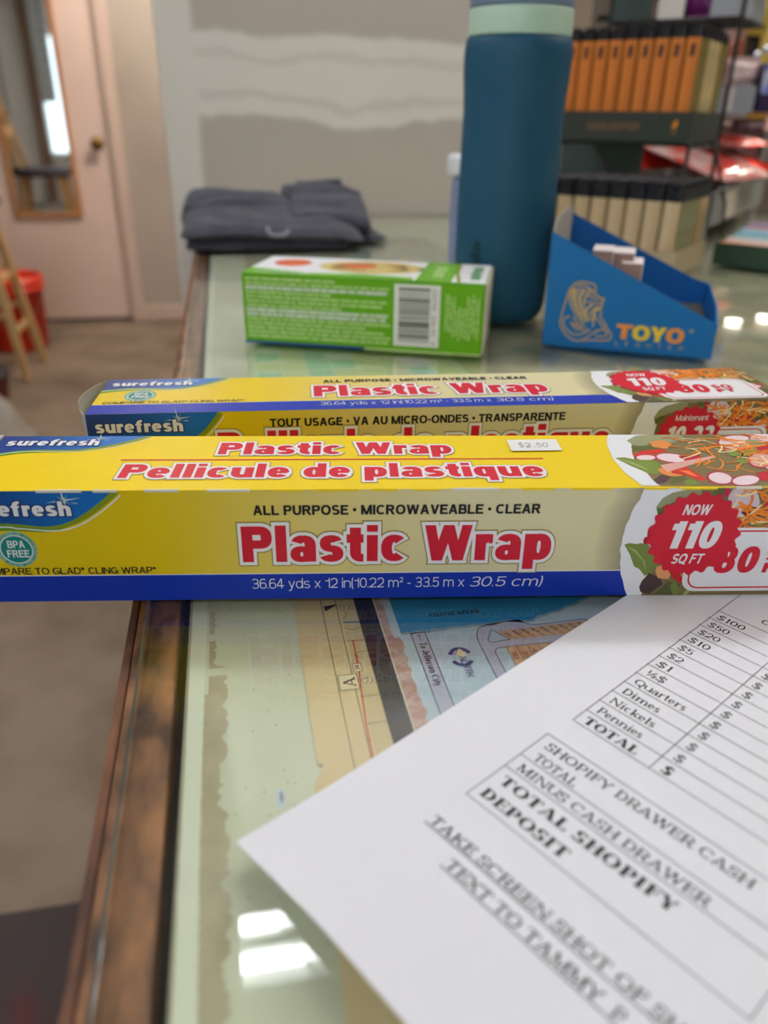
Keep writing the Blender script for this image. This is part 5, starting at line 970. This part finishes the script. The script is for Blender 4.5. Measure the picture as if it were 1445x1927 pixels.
# grey shelf tray with red bags
sa = 46.7; so = (.660, 1.058, .0004)
t = thing('shelf_tray', 'grey metal shelf tray holding the red bags, a pale price tag on its lip', 'tray', so, sa)
b = MB(); pl = [(.075, .002), (.50, .002), (.50, .012), (.22, .12), (.075, .14)]
b.poly([(x, y, .065) for x, y in pl], 'steel_grey'); b.poly([(x, y, .062) for x, y in pl][::-1], 'steel_grey')
for i in range(5): (xa_, ya_), (xb_, yb_) = pl[i], pl[(i + 1) % 5]; b.poly([(xa_, ya_, .062), (xb_, yb_, .062), (xb_, yb_, .065), (xa_, ya_, .065)], 'steel_grey')
b.build('shelf_plate', t)
b = MB(); b.box((.066, -.002, .020), (.50, .0018, .070), 'steel_grey', .0008); b.build('front_lip', t)
b = MB(); b.tube([(.075, -.003, .071), (.50, -.003, .071)], .003, 'steel_grey', 8); b.build('lip_rail', t)
for x, y in ((.085, .012), (.49, .0075), (.085, .13), (.21, .112)): b = MB(); b.box((x - .005, y - .005, 0), (x + .005, y + .005, .0618), 'steel_grey'); b.build('foot', t)
b = MB(); b.box((.135, -.0040, .024), (.225, -.0024, .066), 'price_tag', .0004); b.build('price_tag', t)
for i, (x, y, z, rx, rz_, w_, h_, d_, mt, l) in enumerate(((.880, 1.255, .086, -76, 40, .17, .12, .026, 'bag_red', 'shiny red bag lying at the right end of the grey tray'), (.798, 1.178, .084, -73, 34, .20, .14, .026, 'bag_red2', 'shiny red and silver bag lying largest in the middle of the grey tray'), (.668, 1.228, .096, -66, 12, .17, .12, .022, 'bag_red', 'shiny red bag lying nearest the upper lighter tray'), (.830, 1.235, .128, -80, 24, .13, .10, .018, 'bag_red2', 'shiny red and silver bag on top of the red pile'))):
    bag('snack_bag', l, (x, y, z), (rx, 0, rz_), w_, h_, d_, mt, 'red bags on the grey tray', seed=20 + i * 7)
# a shelf board with small goods in front of the hanging bags
t = thing('shelf_board', 'narrow grey shelf board with gold edge strip and two added downlights, right of the lighter rack', 'shelf', (.80, 1.192, .0004))
b = MB(); b.box((-.015, .0, .165), (.18, .21, .172), 'steel_grey', .001); b.build('board', t)
b = MB(); b.box((-.013, -.0016, .164), (.022, -.0002, .173), 'foil_gold'); b.build('edge_strip', t)
for x in (-.010, .170): b = MB(); b.box((x - .003, .200, .0), (x + .003, .208, .1648), 'steel_grey'); b.build('upright', t)
mat('added_puck_glow', (255, 248, 232), .3, emit=PUCK)
for x, y in ((.062, .030), (.138, .050)):  # lamps added under the board to mirror as two bright spots in the glass
    b = MB(); b.lathe([(.0165, .1646), (.0165, .149), (.0150, .149), (.0150, .160)], 'lamp_white', 28, (x, y, 0), False); h_ = b.build('added_downlight', t)
    b = MB(); b.poly([(x + .0149 * math.cos(a), y + .0149 * math.sin(a), .1515) for a in [i * math.pi / 12 for i in range(24)]], 'added_puck_glow'); b.build('lens', h_)
q = thing('grey_box', 'grey box with a white highlight painted along its left edge standing on the shelf board', 'box', (.812, 1.262, .1728)); b = MB(); b.box((-.018, 0, .0), (.030, .05, .038), 'plastic_grey', .001); b.build('box_body', q); b = MB(); b.box((-.0165, -.0010, .002), (-.009, -.0001, .036), 'card_white'); b.build('highlight_strip', q)  # the white strip on the front is a painted highlight
bag('snack_bag', 'pale pink and white pack lying on the grey box', (.826, 1.285, .2185), (0, 0, 8), .062, .026, .016, 'bag_pink', seed=40)
q = thing('blue_pack', 'blue and white pack standing right of the grey box', 'packet', (.868, 1.262, .1728)); b = MB(); b.box((-.018, 0, 0), (.016, .03, .070), 'bag_navy', .002); b.build('pack', q); b = MB(); b.box((-.0183, -.0012, .028), (.0163, -.0001, .0685), 'bag_blue'); b.build('blue_face', q)
# leaflets in the green display box
go = (.597, .916); ga = -50.0
t = thing('leaflet_box', 'dark green shallow display box of colourful leaflets at the right edge', 'box', (*go, .0004), ga)
b = MB(); b.box((0, 0, 0), (.17, .15, .002), 'display_green'); b.box((0, 0, .002), (.17, .002, .026), 'display_green'); b.box((0, .002, .002), (.002, .15, .026), 'display_green'); b.box((.168, .002, .002), (.17, .15, .026), 'display_green'); b.box((.002, .148, .002), (.168, .15, .026), 'display_green'); b.build('box_body', t)
gc, gs = math.cos(math.radians(ga)), math.sin(math.radians(ga))
ink('leaf_orange', (222, 138, 92)); ink('leaf_teal', (96, 170, 180)); ink('leaf_lilac', (150, 136, 180)); ink('leaf_white', (226, 222, 222)); ink('leaf_sky', (150, 186, 210)); ink('leaf_rust', (150, 96, 76))
for i, (y, cols, l) in enumerate(((.006, ('leaf_orange', 'leaf_white', 'leaf_orange'), 'orange and white leaflet nearest in the green box'), (.030, ('leaf_white', 'leaf_teal', 'leaf_white'), 'teal and white leaflet in the green box'), (.060, ('leaf_teal', 'leaf_sky', 'leaf_teal'), 'teal and sky blue leaflet in the green box'), (.085, ('leaf_sky', 'leaf_orange', 'leaf_rust'), 'blue and rust leaflet in the green box'), (.112, ('leaf_lilac', 'leaf_rust', 'leaf_lilac'), 'lilac leaflet at the back of the green box'))):
    q = thing('leaflet', l, 'leaflet', (go[0] + .004 * gc - y * gs, go[1] + .004 * gs + y * gc, .0030), ga, 'leaflets in the green box')
    hh = .024 + i * .003
    b = MB(); b.box((0, 0, 0), (.16, .020, hh), cols[0], .0006); b.build('leaflet_stack', q)
    b = MB(); b.box((.004, .001, hh + .0001), (.156, .010, hh + .0005), cols[1]); b.box((.004, .0105, hh + .0001), (.156, .019, hh + .0005), cols[2]); b.build('printed_cover', q)

# ================================================================ by the door
mat('mirror_silver', (236, 238, 238), .02, metal=1); mat('frame_oak', (178, 122, 66), .45, c2=(156, 100, 48), nscale=20, stretch=(1, 1, .2))
mx0, mx1, mz0, mz1 = -1.150, -.790, -.365, .95
t = thing('wall_mirror', 'tall narrow mirror in an oak frame hanging on the door', 'mirror', (0, YD + .010, 0))
for a, c_ in (((mx0, -.018, mz0), (mx0 + .024, 0, mz1)), ((mx1 - .024, -.018, mz0), (mx1, 0, mz1)), ((mx0 + .0245, -.018, mz0), (mx1 - .0245, 0, mz0 + .024)), ((mx0 + .0245, -.018, mz1 - .024), (mx1 - .0245, 0, mz1))):
    b = MB(); b.box(a, c_, 'frame_oak', .003); b.build('frame_rail', t)
b = MB(); b.box((mx0 + .0246, -.010, mz0 + .0242), (mx1 - .0246, -.002, mz1 - .0242), 'mirror_silver'); b.build('mirror_pane', t)
mat('stool_wood', (206, 172, 118), .5, c2=(190, 154, 100), nscale=15, stretch=(1, 1, .2)); mat('stool_seat', (66, 66, 76), .8)
t = thing('bar_stool', 'light wood bar stool with dark grey seat standing before the door', 'stool', (-1.16, 3.87, FZ))
sz = .735
for sx, sy in ((1, -1), (1, 1), (-1, -1), (-1, 1)):
    b = MB(); b.bar((sx * .200 + (.0 if sy < 0 else .02 * (sx > 0)), sy * .148, .001), (sx * .115, sy * .095, sz), .032, .032, 'stool_wood'); b.build('leg', t)
def lg(sx, sy, z): f = z / sz; return (sx * (.200 - .085 * f), sy * (.148 - .053 * f), z)
for z, pr in ((.21, 'y'), (.44, 'y'), (.29, 'x'), (.47, 'x')):
    for s in (-1, 1):
        b = MB(); b.bar(*((lg(s, -1, z), lg(s, 1, z)) if pr == 'y' else (lg(-1, s, z), lg(1, s, z))), .020, .024, 'stool_wood'); b.build('rung', t)
b = MB(); b.lathe([(.17, sz), (.188, sz + .006), (.195, sz + .02), (.193, sz + .036), (.18, sz + .047), (.10, sz + .052), (.001, sz + .053)], 'stool_seat', 40); b.build('seat', t)
for s in (-1, 1): b = MB(); b.bar((-.10, s * .10, sz - .02), (-.245, s * .115, sz + .50), .026, .034, 'stool_wood'); b.build('back_post', t)
for z0 in (.26, .40): b = MB(); f = (z0 + .02) / .52; b.bar((-.10 - .145 * f, -.13, sz + z0), (-.10 - .145 * f, .13, sz + z0), .018, .06, 'stool_wood'); b.build('back_slat', t)
mat('bucket_orange', (224, 52, 18), .4); mat('metal_wire', (150, 150, 150), .3, metal=1)
t = thing('bucket', 'orange plastic bucket on the floor behind the stool', 'bucket', (-1.108, 4.33, FZ))
b = MB(); b.lathe([(.125, 0), (.130, .004), (.150, .30), (.158, .301), (.158, .312), (.151, .314), (.152, .338), (.160, .339), (.160, .350), (.154, .351), (.155, .368), (.149, .368), (.147, .30), (.127, .01), (.001, .010)], 'bucket_orange', 48); b.build('bucket_body', t)
b = MB(); b.tube([(.160 * math.cos(a), -.02 - .15 * math.sin(a) * .9, .31 - .16 * math.sin(a)) for a in [i * math.pi / 16 for i in range(17)]], .0025, 'metal_wire', 8); b.build('wire_handle', t)
mat('tub_maroon', (110, 22, 28), .5); mat('tub_black', (24, 24, 26), .5); mat('bag_grey', (158, 154, 146), .8, c2=(136, 136, 132), nscale=8, bump=.2, bscale=30)
t = thing('tub', 'maroon tub with a black lid on the floor in front of the stool', 'tub', (-1.145, 3.42, FZ))
b = MB(); b.lathe([(.16, 0), (.17, .01), (.185, .11), (.188, .112)], 'tub_maroon', 40); b.build('tub_body', t)
b = MB(); b.lathe([(.19, .1125), (.192, .122), (.15, .135), (.06, .139), (.06, .16), (.001, .16)], 'tub_black', 40); b.build('lid', t)
t = thing('cloth_sack', 'pale grey slumped cloth sack on the floor at the left edge', 'sack', (-1.02, 2.62, FZ))
b = MB()
def sk(i, j):
    a = 2 * math.pi * i; f = j; r = .33 * (max(0, 1 - f ** 2.2)) ** .5 * (1 + .08 * NZ.noise(Vector((math.cos(a) * 2, math.sin(a) * 2, f * 3))))
    return (r * math.cos(a), r * .9 * math.sin(a), .34 * f + .012 * NZ.noise(Vector((math.cos(a) * 5, math.sin(a) * 5, f * 8))) * (f > .05))
b.grid(sk, 48, 20, 'bag_grey'); b.build('sack_body', t)
b = MB(); b.tube([(.345 * math.cos(a) * .93, .30 * math.sin(a), .10) for a in [-2.2 + i * .16 for i in range(24)]], .007, 'bag_grey', 8); b.build('seam_piping', t)
mat('mat_maroon', (66, 58, 58), .95, c2=(84, 48, 48), nscale=12, lo=.5, hi=.72, bump=.5, bscale=300)
t = thing('floor_mat', 'dark mottled grey and maroon floor mat beside the counter', 'mat', (0, 0, FZ))
b = MB(); b.box((-1.25, -.30, .0004), (-.05, .872, .010), 'mat_maroon', .003); b.build('mat_body', t)
